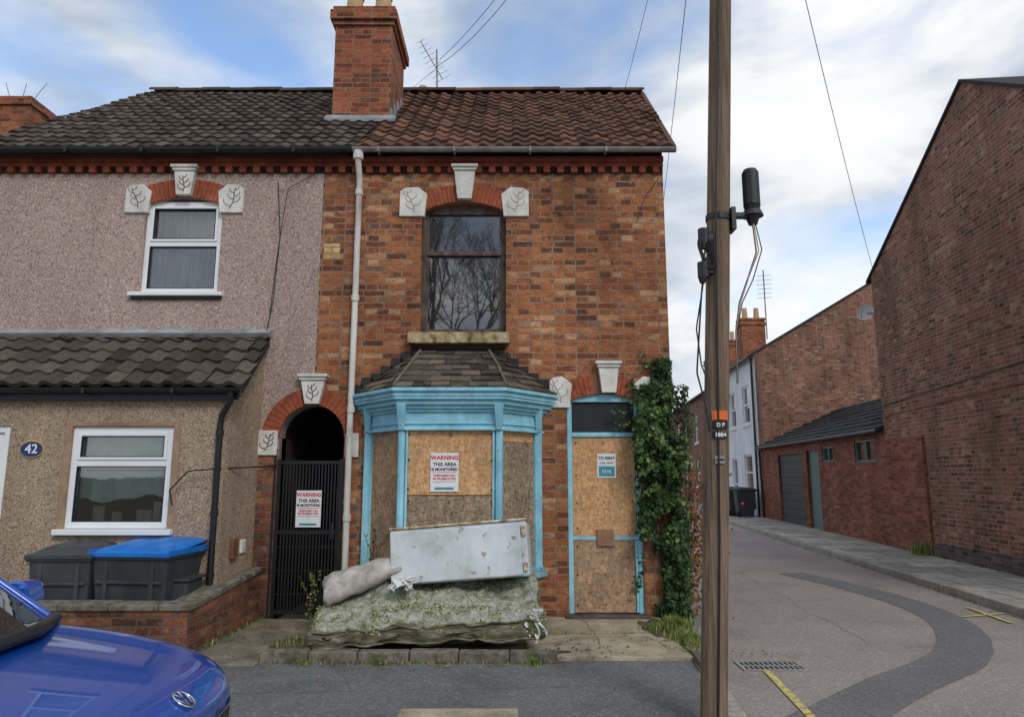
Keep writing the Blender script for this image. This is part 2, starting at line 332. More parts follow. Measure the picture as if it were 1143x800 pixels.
M['dead']=leafmat('dead_leaf',[(0,S(84,56,38)),(.5,S(130,92,58)),(1,S(168,130,88))])
M['redbush']=leafmat('reddish_leaf',[(0,S(90,70,44)),(.5,S(120,110,56)),(.8,S(150,90,60)),(1,S(170,70,60))])
M['bark']=nm('bark',[(.3,S(60,50,42)),(.7,S(92,80,68))],scale=12,rough=.95,bstr=0)

# ------------------------------------------------------------------ camera
cam=bpy.data.cameras.new('camera');co=bpy.data.objects.new('camera',cam);col.objects.link(co)
co.location=(0,0,1.6);co.rotation_euler=(math.radians(90+9.46),0,0)
cam.sensor_width=36;cam.lens=24.57;cam.clip_end=2000;cam.clip_start=.05
scene.camera=co

# ------------------------------------------------------------------ sky + sun
SE=math.radians(40);sdir=Vector((0.45,-0.9,0)).normalized()
sunv=Vector((sdir.x*math.cos(SE),sdir.y*math.cos(SE),math.sin(SE)))
w=bpy.data.worlds.new('World');scene.world=w;w.use_nodes=True;nt=w.node_tree;nt.nodes.clear()
out=node(nt,'ShaderNodeOutputWorld');bgn=node(nt,'ShaderNodeBackground');bgn.inputs['Strength'].default_value=.14
sky=node(nt,'ShaderNodeTexSky',sky_type='NISHITA');sky.sun_disc=False;sky.sun_elevation=SE;sky.sun_rotation=math.atan2(sdir.x,sdir.y);sky.air_density=1.0;sky.dust_density=.8;sky.ozone_density=2
tc=node(nt,'ShaderNodeTexCoord')
mp=node(nt,'ShaderNodeMapping');mp.inputs['Scale'].default_value=(1,1,2.2);mp.inputs['Location'].default_value=(3.1,1.2,.4);lk(nt,tc.outputs['Generated'],mp.inputs[0])
n1=noise_n(nt,mp.outputs[0],2.3,9,.52,.35);n2=noise_n(nt,mp.outputs[0],3.0,9,.52,.3)
def lobe(v,a,b_,amt):
    dt=node(nt,'ShaderNodeVectorMath',operation='DOT_PRODUCT');lk(nt,tc.outputs['Generated'],dt.inputs[0]);dt.inputs[1].default_value=Vector(v).normalized()
    return ramp(nt,dt.outputs['Value'],[(a,0.0),(b_,amt)])
hole=lobe((-.62,.9,.60),.93,.995,.17)
hole=math_n(nt,'ADD',hole,lobe((-.30,.9,.72),.97,.999,.10))
hole=math_n(nt,'ADD',hole,lobe((.40,.95,.24),.985,.999,.10))
msk=ramp(nt,math_n(nt,'SUBTRACT',n1,hole),[(.28,0.0),(.46,1.0)])
k=1/.14
br=lobe((.55,.95,.40),.90,.99,.12)
n2b=math_n(nt,'ADD',n2,br)
cloud=ramp(nt,n2b,[(.36,S(150,168,192)),(.46,S(182,195,212)),(.54,S(214,221,230)),(.62,S(242,243,245)),(.8,S(252,252,252))])
cl=node(nt,'ShaderNodeVectorMath',operation='SCALE');lk(nt,cloud,cl.inputs[0]);cl.inputs['Scale'].default_value=k*1.06
skc=node(nt,'ShaderNodeVectorMath',operation='SCALE');lk(nt,sky.outputs[0],skc.inputs[0]);skc.inputs['Scale'].default_value=1.9
fin=mixc(nt,msk,skc.outputs[0],cl.outputs[0])
lk(nt,fin,bgn.inputs['Color']);lk(nt,bgn.outputs[0],out.inputs[0])
sl=bpy.data.lights.new('sun','SUN');sl.energy=1.3;sl.angle=math.radians(18);sl.color=(1,.97,.93)
so=bpy.data.objects.new('sun',sl);col.objects.link(so);so.rotation_euler=(-sunv).to_track_quat('-Z','Y').to_euler()

# ------------------------------------------------------------------ ground
def flat(name,pts,z,mat,parent=None):
    m=MB();m.face([(x,y,z) for x,y in pts]);return m.make(name,mat,parent,fixn=False)
flat('ground',[(-400,-400),(400,-400),(400,600),(-400,600)],-.03,M['soil'])
flat('road',[(-60,-6),(60,-6),(60,60),(-60,60)],0.0,M['road'])
lkx=lambda y:1.08+.094*y
rkx=lambda y:5.03+.092*y
rwx=lambda y:6.7+.094*y
def slab(name,pts,z0,z1,mat,parent=None,bevel=.006):
    m=MB();n=len(pts);m.v=[(x,y,z0) for x,y in pts]+[(x,y,z1) for x,y in pts]
    m.f=[tuple(range(n,2*n))]+[(i,(i+1)%n,n+(i+1)%n,n+i) for i in range(n)];m.mi=[0]*(n+1);m.at=[.5]*(n+1)
    return m.make(name,mat,parent,bevel=bevel)
slab('pavement',[(-30,4.45),(1.36,4.45),(lkx(4.9)-.13,4.9),(lkx(7.95)-.13,7.95),(-30,7.95)],-.02,.045,M['asphalt'])
kb=MB()
def kerbrun(m,p,q,wd,z0,z1,L=.9,gap=.008,side=1):
    p=Vector(p);q=Vector(q);d=(q-p);T=d.length;d.normalize();n=Vector((d.y,-d.x))*side*wd
    t=0
    while t<T-.05:
        e=min(t+L*R.uniform(.96,1.04),T);a=p+d*(t+gap);b=p+d*e
        dz=R.uniform(-.005,.005)
        m.hexa([(a.x,a.y,z0),(b.x,b.y,z0),(b.x+n.x,b.y+n.y,z0),(a.x+n.x,a.y+n.y,z0)],[(a.x,a.y,z1+dz),(b.x,b.y,z1+dz),(b.x+n.x,b.y+n.y,z1+dz),(a.x+n.x,a.y+n.y,z1+dz)])
        t=e
kerbrun(kb,(lkx(4.9)-.125,4.9),(lkx(8.3)-.125,8.3),.125,-.02,.055)
kerbrun(kb,(-30,4.44),(1.36,4.44),.125,-.02,.055)
kb.make('kerb',M['kerb'],bevel=.012)
slab('pavement',[(rkx(3)+.13,3),(30,3),(30,7.4),(rwx(7.4)+.2,7.4),(rwx(60)+.3,60),(rkx(60)+.13,60)],-.02,.095,M['slabs'])
kb=MB();kerbrun(kb,(rkx(3),3),(rkx(60),60),.125,-.02,.105);kb.make('kerb',M['kerb'],bevel=.012)
dirtc=nm('dirty_concrete',[(.25,S(96,88,76)),(.5,S(134,124,108)),(.75,S(162,152,134))],scale=4,detail=9,rough=.92,bstr=.5,bscale=50,stain=(.55,1.05),stainscale=2.6,specks=(30,.6,S(84,80,60),.6))
slab('forecourt_concrete',[(.12,6.28),(1.55,6.28),(lkx(7.9)-.22,7.98),(.12,7.98)],.0,.075,M['concrete'])
slab('forecourt_concrete',[(-2.12,6.33),(.112,6.33),(.112,7.98),(-2.12,7.98)],.0,.07,dirtc)
slab('alley_path',[(-2.75,6.1),(-2.13,6.1),(-2.13,7.98),(-2.75,7.98)],.0,.058,dirtc)
def blob(name,cx,cy,rx,ry,z,mat,seed=0,n=40):
    m=MB();pts=[]
    for i in range(n):
        t=2*math.pi*i/n;r=1+.55*noise.noise(Vector((math.cos(t)*1.6,math.sin(t)*1.6,seed)))+.2*noise.noise(Vector((math.cos(t)*6,math.sin(t)*6,seed)))
        pts.append((cx+rx*r*math.cos(t),cy+ry*r*math.sin(t),z))
    m.v=[(cx,cy,z)]+pts;m.f=[(0,1+i,1+(i+1)%n) for i in range(n)];m.mi=[0]*n;m.at=[.5]*n
    return m.make(name,mat,fixn=False)
blob('dirt_patch',1.50,7.45,.20,.42,.0795,M['soil'],3)
blob('dirt_patch',1.60,6.6,.07,.35,.0795,M['soil'],9)
blob('dirt_patch',-2.0,6.75,.22,.22,.0745,M['soil'],5)
blob('dirt_patch',.25,6.45,.25,.06,.0795,M['soil'],15)
ed=MB();kerbrun(ed,(-2.13,6.2),(.42,6.2),-.12,.0,.135,L=.42);ed.make('stone_edging',M['kerbdark'],bevel=.014)
ed=MB();kerbrun(ed,(1.52,5.9),(1.66,7.9),.10,.0,.10,L=.6);ed.make('stone_edging',M['kerbdark'],bevel=.012)
slab('access_cover',[(-.75,4.75),(.04,4.75),(.04,5.04),(-.75,5.04)],.03,.05,M['concrete'])
def band(name,pts,wd,z,mat):
    m=MB();L=[];Rr=[]
    for i,p in enumerate(pts):
        a=Vector(pts[max(0,i-1)]);b=Vector(pts[min(len(pts)-1,i+1)]);d=(b-a).normalized();n=Vector((-d.y,d.x))*wd/2*(1+.06*noise.noise(Vector((i*.7,wd,3))) if wd>.03 else R.uniform(.4,1.3))
        L.append(Vector(p)+n);Rr.append(Vector(p)-n)
    for i in range(len(pts)-1):
        m.face([(L[i].x,L[i].y,z),(Rr[i].x,Rr[i].y,z),(Rr[i+1].x,Rr[i+1].y,z),(L[i+1].x,L[i+1].y,z)])
    return m.make(name,mat,fixn=False)
def crack(p,q,z,wd=.007,amp=.04):
    p=Vector(p);q=Vector(q);d=q-p;n=Vector((-d.y,d.x)).normalized();pts=[]
    N=max(6,int(d.length/.06))
    for i in range(N+1):
        t=i/N;pts.append(tuple(p+d*t+n*amp*(noise.noise(Vector((t*6+p.x,p.y,2)))+.4*noise.noise(Vector((t*25,p.x,4))))))
    band('pavement_crack',pts,wd,z,M['bark'])
crack((.85,6.3),(.75,7.95),.0765);crack((.13,7.1),(1.3,7.2),.0765,amp=.03)
crack((-2.9,5.4),(.9,5.5),.0462,.005,.10);crack((-1.2,5.45),(-1.4,6.18),.0462,.004);crack((.5,5.05),(1.2,6.2),.0462,.004,.08)
crack((3.4,7),(3.9,14),.0012,.007,.2);crack((2.4,9),(4.4,9.6),.0012,.006,.15)
def cat(P,n=8):
    o=[]
    for i in range(len(P)-1):
        p0=Vector(P[max(i-1,0)]);p1=Vector(P[i]);p2=Vector(P[i+1]);p3=Vector(P[min(i+2,len(P)-1)])
        for k in range(n):
            t=k/n;o.append(.5*((2*p1)+(-p0+p2)*t+(2*p0-5*p1+4*p2-p3)*t*t+(-p0+3*p1-3*p2+p3)*t**3))
    o.append(Vector(P[-1]));return [tuple(v) for v in o]
band('yellow_line',[(1.53+.094*y,y) for y in (2.2,3,4,5,6.15)],.06,.010,M['yellow'])
band('yellow_line',[(5.15,8.35),(5.75,8.55)],.05,.010,M['yellow'])
band('yellow_line',[(5.45,8.0),(5.55,8.9)],.05,.014,M['yellow'])
band('asphalt_repair',cat([(1.2,4.2),(2.16,5.0),(2.96,5.72),(4.0,6.6),(4.72,7.8),(5.0,9.1),(4.9,10.6),(4.6,12.0)]),.46,.004,M['patch'])
dg=empty('drain_grate')
m=MB();m.box(1.93,2.45,6.13,6.40,-.01,.006);m.make('pit',M['dark'],dg)
m=MB()
for a in((1.92,1.95,6.12,6.41),(2.43,2.46,6.12,6.41),(1.95,2.43,6.12,6.145),(1.95,2.43,6.385,6.41),(1.95,2.43,6.257,6.273)):m.box(*a,.0,.014)
for i in range(11):m.box(1.975+i*.042,1.992+i*.042,6.145,6.385,.0,.013)
m.make('bars',M['gutter'],dg)

# ------------------------------------------------------------------ shared building functions
def arc(xc,hw,zs,rise,n=12,lift=0.0):
    r=(hw*hw+rise*rise)/(2*rise);zc=zs+rise-r;a=math.asin(hw/r)
    if rise>=hw*.999:a=math.pi/2
    return [(xc+(r+lift)*math.sin(t),zc+(r+lift)*math.cos(t)) for t in [a-2*a*i/n for i in range(n+1)]]
def arch_ring(parent,xc,hw,zs,rise,th,n,y,proud,skip=None,ext=0.0):
    r=(hw*hw+rise*rise)/(2*rise);zc=zs+rise-r;a=math.asin(min(1,hw/r))
    if rise>=hw*.999:a=math.pi/2
    a+=ext
    m=MB();g=.0025/r
    for i in range(n):
        t0=-a+2*a*i/n+g;t1=-a+2*a*(i+1)/n-g
        if skip and abs((t0+t1)/2)*(r+th*.5)<skip:continue
        pr=proud+R.uniform(-.002,.002)
        m.prism([(xc+r*math.sin(t0),zc+r*math.cos(t0)),(xc+r*math.sin(t1),zc+r*math.cos(t1)),(xc+(r+th)*math.sin(t1),zc+(r+th)*math.cos(t1)),(xc+(r+th)*math.sin(t0),zc+(r+th)*math.cos(t0))],y-pr,y+.1)
    m.make('arch_bricks',M['voussoir'],parent,bevel=.003)
    m=MB()
    for i in range(n):
        t0=-a+2*a*i/n;t1=-a+2*a*(i+1)/n;e=.004
        m.prism([(xc+(r+e)*math.sin(t0),zc+(r+e)*math.cos(t0)),(xc+(r+e)*math.sin(t1),zc+(r+e)*math.cos(t1)),(xc+(r+th-e)*math.sin(t1),zc+(r+th-e)*math.cos(t1)),(xc+(r+th-e)*math.sin(t0),zc+(r+th-e)*math.cos(t0))],y-proud+.008,y+.09)
    m.make('arch_mortar',M['arch_mortar'],parent)
def keystone(parent,xc,z0,z1,wb,wt,y,cap=True):
    m=MB();m.prism([(xc-wb/2,z0),(xc+wb/2,z0),(xc+wt/2,z1-.07),(xc-wt/2,z1-.07)],y-.06,y+.05)
    m.box(xc-wt/2-.015,xc+wt/2+.015,y-.08,y+.05,z1-.069,z1-.035)
    m.box(xc-wt/2-.035,xc+wt/2+.035,y-.10,y+.05,z1-.034,z1)
    m.make('keystone',M['white'],parent,bevel=.004)
def motif(parent,x,z,y,h,lean=0.0,mat=None,r=.0042):
    mat=mat or M['motif']
    at=lambda t:(x+lean*t*h+.06*h*math.sin(t*5),y,z+t*h)
    tube('painted_motif',[at(t/6) for t in range(7)],r,mat,parent,1)
    for i,t in enumerate((.12,.28,.45,.6,.76,.9)):
        s=1 if i%2 else -1;p=at(t);L=h*.42*(1.1-t*.6)
        tube('painted_motif',[p,(p[0]+s*L*.5,y,p[2]+L*.15),(p[0]+s*L*.85,y,p[2]+L*.5),(p[0]+s*L*.8,y,p[2]+L*.85)],r*.8,mat,parent,1,True)
def tile_roof(name,org,V,L,left,right,tw,gauge,amp,mat,parent,res=8,lip=.03):
    V=Vector(V).normalized();Ux=Vector((1,0,0))
    Nn=Ux.cross(V)
    if Nn.z<0:Nn=-Nn
    mb=MB();org=Vector(org)
    def prof(f):
        return amp*(max(0,math.sin(math.pi*min(1,f/.55)))**.8 if f<.55 else -.25*math.sin(math.pi*(f-.55)/.45))
    nc=int(L/gauge+.5)
    rr=random.Random(len(name)*7)
    for j in range(nc):
        v0=j*gauge;v1=min(L,(j+1)*gauge)
        l,r=left(v0),right(v0)
        k0=math.floor(l/tw);k1=math.ceil(r/tw)
        for kk in range(k0,k1):
            jit=rr.uniform(-.006,.006);mb.r=rr.random();sl=rr.uniform(-.008,.008);dv=rr.uniform(-.010,.010)
            us=[max(l,min(r,(kk+i/res)*tw)) for i in range(res+1)]
            if us[-1]-us[0]<.01:continue
            row0=[];row1=[];row2=[]
            for i,u in enumerate(us):
                sagz=.03*noise.noise(Vector((u*.5,v0*.5,3)))
                p=prof((u/tw)-kk)+jit+sl*(i/res)+sagz
                row0.append(org+Ux*u+V*(v0+dv)+Nn*(p-.012))
                row1.append(org+Ux*u+V*(v0+dv)+Nn*(p+lip))
                row2.append(org+Ux*u+V*(v1+.02)+Nn*(p*1.0+.004))
            n=len(mb.v);mb.v+=[tuple(q) for q in row0+row1+row2];c=res+1
            for i in range(res):
                mb.f.append((n+i,n+i+1,n+c+i+1,n+c+i));mb.f.append((n+c+i,n+c+i+1,n+2*c+i+1,n+2*c+i));mb.mi+=[0,0];mb.at+=[mb.r,mb.r]
    return mb.make(name,mat,parent,attr=True,fixn=False)
def win_pvc(parent,x0,x1,z0,z1,y,split,fr=.06):
    m=MB();m.box(x0,x0+fr,y,y+.07,z0,z1);m.box(x1-fr,x1,y,y+.07,z0,z1);m.box(x0+fr,x1-fr,y+.001,y+.069,z1-fr,z1);m.box(x0+fr,x1-fr,y+.001,y+.069,z0,z0+fr)
    m.box(x0+fr,x1-fr,y+.002,y+.068,split-fr*.5,split+fr*.5)
    a=.03
    for(q0,q1)in((split+fr*.5,z1-fr),):
        m.box(x0+fr,x0+fr+a,y-.012,y+.05,q0,q1);m.box(x1-fr-a,x1-fr,y-.012,y+.05,q0,q1);m.box(x0+fr+a,x1-fr-a,y-.011,y+.05,q1-a,q1);m.box(x0+fr+a,x1-fr-a,y-.011,y+.05,q0,q0+a)
    m.make('window_frame',M['pvc'],parent,bevel=.005)
    m=MB();
    for(q0,q1,off)in((split+fr*.5+a,z1-fr-a,-.013),(z0+fr,split-fr*.5,.0)):
        ix=fr+a if off<0 else fr;yy=y+off+.001
        m.box(x0+ix,x0+ix+.008,yy,yy+.03,q0,q1);m.box(x1-ix-.008,x1-ix,yy,yy+.03,q0,q1);m.box(x0+ix+.008,x1-ix-.008,yy,yy+.03,q1-.008,q1);m.box(x0+ix+.008,x1-ix-.008,yy,yy+.03,q0,q0+.008)
    m.make('glazing_gasket',M['blackp'],parent)
    g=MB();g.box(x0+fr,x1-fr,y+.03,y+.036,z0+fr,split-fr*.5);g.box(x0+fr,x1-fr,y+.03,y+.036,split+fr*.5,z1-fr);g.make('window_glass',M['glassc'],parent)
def curtain(parent,x0,x1,z0,z1,y,mat,amp=.02,n=60,name='curtain',hem=0.0):
    m=MB();ph=R.random()*6
    f=lambda i:amp*math.sin(i*.9+ph)+amp*.6*math.sin(i*.37+1)
    h=lambda i:hem*(math.sin(i*.11+ph)+.4*math.sin(i*.31))
    for i in range(n):
        a=x0+(x1-x0)*i/n;b=x0+(x1-x0)*(i+1)/n
        m.face([(a,y+f(i),z0+h(i)),(b,y+f(i+1),z0+h(i+1)),(b,y+f(i+1),z1),(a,y+f(i),z1)])
    m.make(name,mat,parent,fixn=False)

# ------------------------------------------------------------------ MAIN BRICK HOUSE
H=empty('brick_house')
PX=-2.28; RX=1.83; WT=.25
ar=.37; asz=2.02
halfR=[(PX+ar*math.sin(t),asz+ar*math.cos(t)) for t in [math.pi/2*(1-i/12) for i in range(13)]]
outl=[(PX+ar,0),(RX,0),(RX,5.42),(PX,5.42)]+list(reversed([p for p in halfR]))
up_hole=[(-1.08,3.23),(-.07,3.23)]+arc(-.575,.505,4.72,.12)
door_hole=[(.63,.08),(1.46,.08)]+arc(1.045,.415,2.42,.10)
bay_hole=[(-1.55,.5),(.22,.5),(.22,2.2),(-1.55,2.2)]
facade('front_wall',outl,[up_hole,door_hole,bay_hole],8.0,WT,M['brick'],H)
RXf=lambda y:RX+.094*(y-8)
BY=14.0;RY=11.0;RZ=8.01;EZ=5.43
m=MB()
m.face([(RX,8.001,0),(RXf(BY),BY,0),(RXf(BY),BY,5.5),(RXf(RY),RY,RZ-.06),(RX,8.001,5.5)])
m.face([(PX,BY,0),(RXf(BY),BY,0),(RXf(BY),BY,5.5),(PX,BY,5.5)])
m.make('side_and_rear_wall',M['brick_right'],H,fixn=False)
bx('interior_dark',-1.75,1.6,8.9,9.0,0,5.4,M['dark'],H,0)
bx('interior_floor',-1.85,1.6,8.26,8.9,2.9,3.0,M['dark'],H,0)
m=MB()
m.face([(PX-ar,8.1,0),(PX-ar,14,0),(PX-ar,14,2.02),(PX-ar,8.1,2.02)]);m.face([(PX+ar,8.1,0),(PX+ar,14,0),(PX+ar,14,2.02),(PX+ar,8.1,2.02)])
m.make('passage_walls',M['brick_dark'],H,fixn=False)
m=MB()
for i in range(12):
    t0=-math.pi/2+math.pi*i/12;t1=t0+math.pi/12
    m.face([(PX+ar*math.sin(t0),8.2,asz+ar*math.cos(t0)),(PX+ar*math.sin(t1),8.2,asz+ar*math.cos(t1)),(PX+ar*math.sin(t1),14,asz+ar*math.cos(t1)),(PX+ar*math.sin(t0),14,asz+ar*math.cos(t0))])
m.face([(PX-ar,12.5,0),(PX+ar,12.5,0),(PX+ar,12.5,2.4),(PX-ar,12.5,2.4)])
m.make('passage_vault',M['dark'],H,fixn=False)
sv=Vector((0,RY-7.78,RZ-EZ));SL=sv.length;svn=sv.normalized();cy=svn.y
tile_roof('roof_tiles_right',(0,7.78,EZ),svn,SL,lambda v:-1.86+.02*v,lambda v:1.93+.094*v*cy,.2,.285,.028,M['tile_r'],H)
m=MB();
m.face([(-1.9,7.8,EZ-.05),(1.9,7.8,EZ-.05),(RXf(RY)+.07,RY,RZ-.05),(-1.9,RY,RZ-.05)])
m.face([(-1.9,RY,RZ),(RXf(RY)+.08,RY,RZ),(RXf(BY)+.08,14.2,EZ),(-1.9,14.2,EZ)])
m.make('roof_deck',M['slate2'],H,fixn=False,attr=True)
def ridge(parent,x0,x1,y,z,mat):
    x=x0;m=MB()
    while x<x1-.05:
        e=min(x+.44,x1);m.r=R.random();dz=R.uniform(-.010,.010);n=7
        for i in range(n):
            t0=math.pi*i/n;t1=math.pi*(i+1)/n
            a=lambda t,r:(y+r*math.cos(t),z-.03+dz+r*math.sin(t)*.8)
            p0=a(t0,.12);p1=a(t1,.12)
            m.face([(x+.004,p0[0],p0[1]),(e+.02,p0[0],p0[1]+.004),(e+.02,p1[0],p1[1]+.004),(x+.004,p1[0],p1[1])])
        x=e
    m.make('ridge_tiles',mat,parent,attr=True)
ridge(H,-1.85,RXf(RY)+.1,RY,RZ+.02,M['tile_r'])
m=MB();m.hexa([(RX+.06,7.78,EZ-.05),(RX+.12,7.78,EZ-.05),(RXf(RY)+.13,RY,RZ-.06),(RXf(RY)+.07,RY,RZ-.06)],[(RX+.06,7.78,EZ+.035),(RX+.12,7.78,EZ+.035),(RXf(RY)+.13,RY,RZ+.03),(RXf(RY)+.07,RY,RZ+.03)])
m.make('verge',M['tile_r'],H,attr=True)
def dentils(parent,x0,x1,y):
    m=MB();m.box(x0,x1,y-.07,y+.05,5.335,5.40);m.box(x0,x1,y-.035,y+.05,5.285,5.334)
    m.make('eaves_course',M['dentil'],parent,bevel=.004)
    m=MB();x=x0+.02
    while x<x1-.08:
        m.box(x,x+.08,y-.055,y+.05,5.20,5.283)
        x+=.165
    m.make('dentils',M['dentil'],parent,bevel=.005)
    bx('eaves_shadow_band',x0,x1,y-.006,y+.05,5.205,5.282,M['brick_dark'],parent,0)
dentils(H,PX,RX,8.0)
def gutter(parent,x0,x1,y,z,r,mat):
    m=MB();n=8
    for i in range(n):
        t0=math.pi+math.pi*i/n;t1=math.pi+math.pi*(i+1)/n
        for rr in(r,r-.006):
            m.face([(x0,y+rr*math.cos(t0),z+rr*math.sin(t0)),(x1,y+rr*math.cos(t0),z+rr*math.sin(t0)),(x1,y+rr*math.cos(t1),z+rr*math.sin(t1)),(x0,y+rr*math.cos(t1),z+rr*math.sin(t1))])
    x=x0+.3
    m.make('gutter',mat,parent,fixn=False)
    m=MB();
    while x<x1:
        m.box(x,x+.03,y-r-.004,y+r,z-r-.006,z+.004);x+=.9
    m.make('gutter_brackets',mat,parent)
gutter(H,-1.9,1.95,7.80,5.435,.05,M['gutter'])
tube('downpipe',[(-1.83,7.8,5.39),(-1.83,7.8,5.30),(-1.83,7.9,5.15),(-1.83,7.93,5.08),(-1.83,7.93,3.3),(-1.837,7.93,2.1),(-1.83,7.93,.12)],.036,M['pipe'],H,4)
m=MB();
for z in(4.9,3.6,2.3,1.1):m.cyl((-1.83,7.93,z),(-1.83,7.93,z+.07),.046,n=16)
m.cyl((-1.83,7.81,5.30),(-1.83,7.81,5.40),.06,.06,16);m.make('pipe_collars',M['pipe'],H,smooth=False)
m=MB();m.box(-2.52,-1.71,9.08,10.15,6.1,7.93);m.make('chimney_stack',M['brick_chim'],H)
m=MB();m.box(-2.55,-1.68,9.05,10.18,7.931,8.0);m.box(-2.59,-1.64,9.01,10.22,8.001,8.15);m.box(-2.56,-1.67,9.04,10.19,8.151,8.22);m.make('chimney_corbel',M['brick_chim'],H,bevel=.008)
m=MB()
for px,py in((-2.32,9.35),(-1.9,9.35),(-2.32,9.85),(-1.9,9.85)):
    m.cyl((px,py,8.22),(px,py,8.55),.14,.11,16);m.cyl((px,py,8.55),(px,py,8.6),.13,.13,16)
m.make('chimney_pots',M['terracotta'],H)
m=MB();m.hexa([(-2.60,8.97,6.41),(-1.62,8.97,6.41),(-1.62,9.08,6.46),(-2.60,9.08,6.46)],[(-2.60,8.97,6.45),(-1.62,8.97,6.45),(-1.62,9.08,6.56),(-2.60,9.08,6.56)])
for i in range(4):
    y=9.1+i*.26;m.box(-1.708,-1.69,y,y+.27,6.45+i*.2,6.68+i*.2)
m.make('chimney_flashing',M['lead'],H)
keystone(H,-.57,4.86,5.285,.17,.25,7.985)
arch_ring(H,-.575,.505,4.72,.12,.22,22,8.0,.012,skip=.11)
def springer(parent,xin,z,side,y,w=.27,h=.37,mm=None,lean=0.3):
    pts=[(xin-.03*side,z),(xin+w*side,z),(xin+w*side,z+h*.85),(xin+w*.75*side,z+h*.97),(xin+.05*side,z+h),(xin-.06*side,z+h*.75)]
    if side<0:pts=pts[::-1]
    m=MB();m.prism(pts,y-.028,y+.04);m.make('springer_block',M['white'],parent,bevel=.006)
    motif(parent,xin+w*.35*side,z+.05,y-.03,h*.72,lean=lean*side,mat=mm)
springer(H,-1.08,4.655,-1,8.0,mm=M['motif2']);springer(H,-.07,4.655,1,8.0,mm=M['motif2'])
wood=nm('dark_window_wood',[(.3,S(58,46,42)),(.6,S(104,90,82)),(.8,S(148,136,126))],scale=12,detail=8,rough=.8,bstr=.3,pscale=(1,1,.4))
m=MB();y=8.09
m.box(-1.08,-1.025,y,y+.09,3.24,4.84);m.box(-.125,-.07,y,y+.09,3.24,4.84);m.box(-1.025,-.125,y+.002,y+.088,3.24,3.30);m.box(-1.025,-.125,y+.002,y+.088,4.72,4.86)
m.box(-1.025,-.125,y-.01,y+.07,4.20,4.25)
m.box(-1.025,-1.0,y+.01,y+.07,3.30,4.2);m.box(-.15,-.125,y+.01,y+.07,3.30,4.2);m.box(-1.025,-1.0,y-.005,y+.05,4.25,4.72);m.box(-.15,-.125,y-.005,y+.05,4.25,4.72)
m.make('window_frame',wood,H,bevel=.004)
bx('window_glass',-1.0,-.15,8.135,8.141,3.28,4.74,M['glass'],H,0)
bx('window_sill',-1.2,-.03,7.86,8.1,3.09,3.22,M['stone'],H,.012)
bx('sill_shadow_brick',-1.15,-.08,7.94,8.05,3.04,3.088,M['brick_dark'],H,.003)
# BAY
bp=[(-1.66,8.0),(-1.163,7.4),(-.137,7.4),(.33,8.0)]
def seg3(m,o0,o1,z0,z1,ends=0.0):
    pts=[Vector(p) for p in bp]
    def off(o):
        ls=[]
        for i in range(3):
            d=(pts[i+1]-pts[i]).normalized();n=Vector((d.y,-d.x));ls.append((pts[i]+n*o,d))
        res=[]
        p,d=ls[0];t=(8.0-p.y)/d.y;res.append(p+d*t)
        for i in range(2):
            p,d=ls[i];q,e=ls[i+1];den=d.x*e.y-d.y*e.x;t=((q.x-p.x)*e.y-(q.y-p.y)*e.x)/den;res.append(p+d*t)
        p,d=ls[2];t=(8.0-p.y)/d.y;res.append(p+d*t);return res
    A=off(o1);B=off(o0)
    for i in range(3):
        m.hexa([(A[i].x,A[i].y,z0),(A[i+1].x,A[i+1].y,z0),(B[i+1].x,B[i+1].y,z0),(B[i].x,B[i].y,z0)],[(A[i].x,A[i].y,z1),(A[i+1].x,A[i+1].y,z1),(B[i+1].x,B[i+1].y,z1),(B[i].x,B[i].y,z1)])
    return A
m=MB();seg3(m,-.1,.0,.0,.5);m.make('bay_plinth',M['brick'],H)
m=MB();seg3(m,-.1,.05,.5,.56);seg3(m,-.1,.02,.561,.61);m.make('bay_sill',M['blue_faded'],H,bevel=.006)
m=MB();seg3(m,-.1,.0,2.07,2.33);seg3(m,-.1,.03,2.065,2.09);seg3(m,-.1,.02,2.13,2.145);seg3(m,-.1,.03,2.26,2.29);seg3(m,-.1,.06,2.291,2.33);seg3(m,-.1,.10,2.331,2.38);m.make('bay_frieze',M['blue'],H,bevel=.006)
m=MB();seg3(m,-.1,.14,2.381,2.41);seg3(m,-.1,.15,2.411,2.46);seg3(m,-.1,.18,2.461,2.50);A=seg3(m,-.1,.13,2.5005,2.515);m.make('bay_cornice',M['blue'],H,bevel=.008)
m=MB()
for i,p in enumerate(bp):
    x,yy=p
    if i in(1,2):
        m.cyl((x,yy+.03,.6),(x,yy+.03,2.06),.042,n=8)
        m.hexa([(x-.03,yy-.04,2.07),(x+.03,yy-.04,2.07),(x+.03,yy+.03,2.07),(x-.03,yy+.03,2.07)],[(x-.05,yy-.11,2.335),(x+.05,yy-.11,2.335),(x+.05,yy+.03,2.335),(x-.05,yy+.03,2.335)])
    else:
        sx=.03 if i==0 else -.03
        m.box(x+sx-.035,x+sx+.035,7.93,8.02,.6,2.08)
        m.hexa([(x+sx-.03,7.91,2.08),(x+sx+.03,7.91,2.08),(x+sx+.03,8,2.08),(x+sx-.03,8,2.08)],[(x+sx-.045,7.85,2.34),(x+sx+.045,7.85,2.34),(x+sx+.045,8,2.34),(x+sx-.045,8,2.34)])
m.make('bay_posts',M['blue'],H,bevel=.004)
def inner(p,q,a,b):
    P=Vector(p);Q=Vector(q);return tuple(P.lerp(Q,a)),tuple(P.lerp(Q,b))
m=MB();p,q=inner(bp[1],bp[2],.05,.95);m.seg(p,q,-.05,-.032,1.395,2.07);m.make('front_board_upper',M['osb'],H)
m=MB();m.seg(p,q,-.052,-.026,.6,1.385);m.make('front_board_lower',M['osb_old'],H)
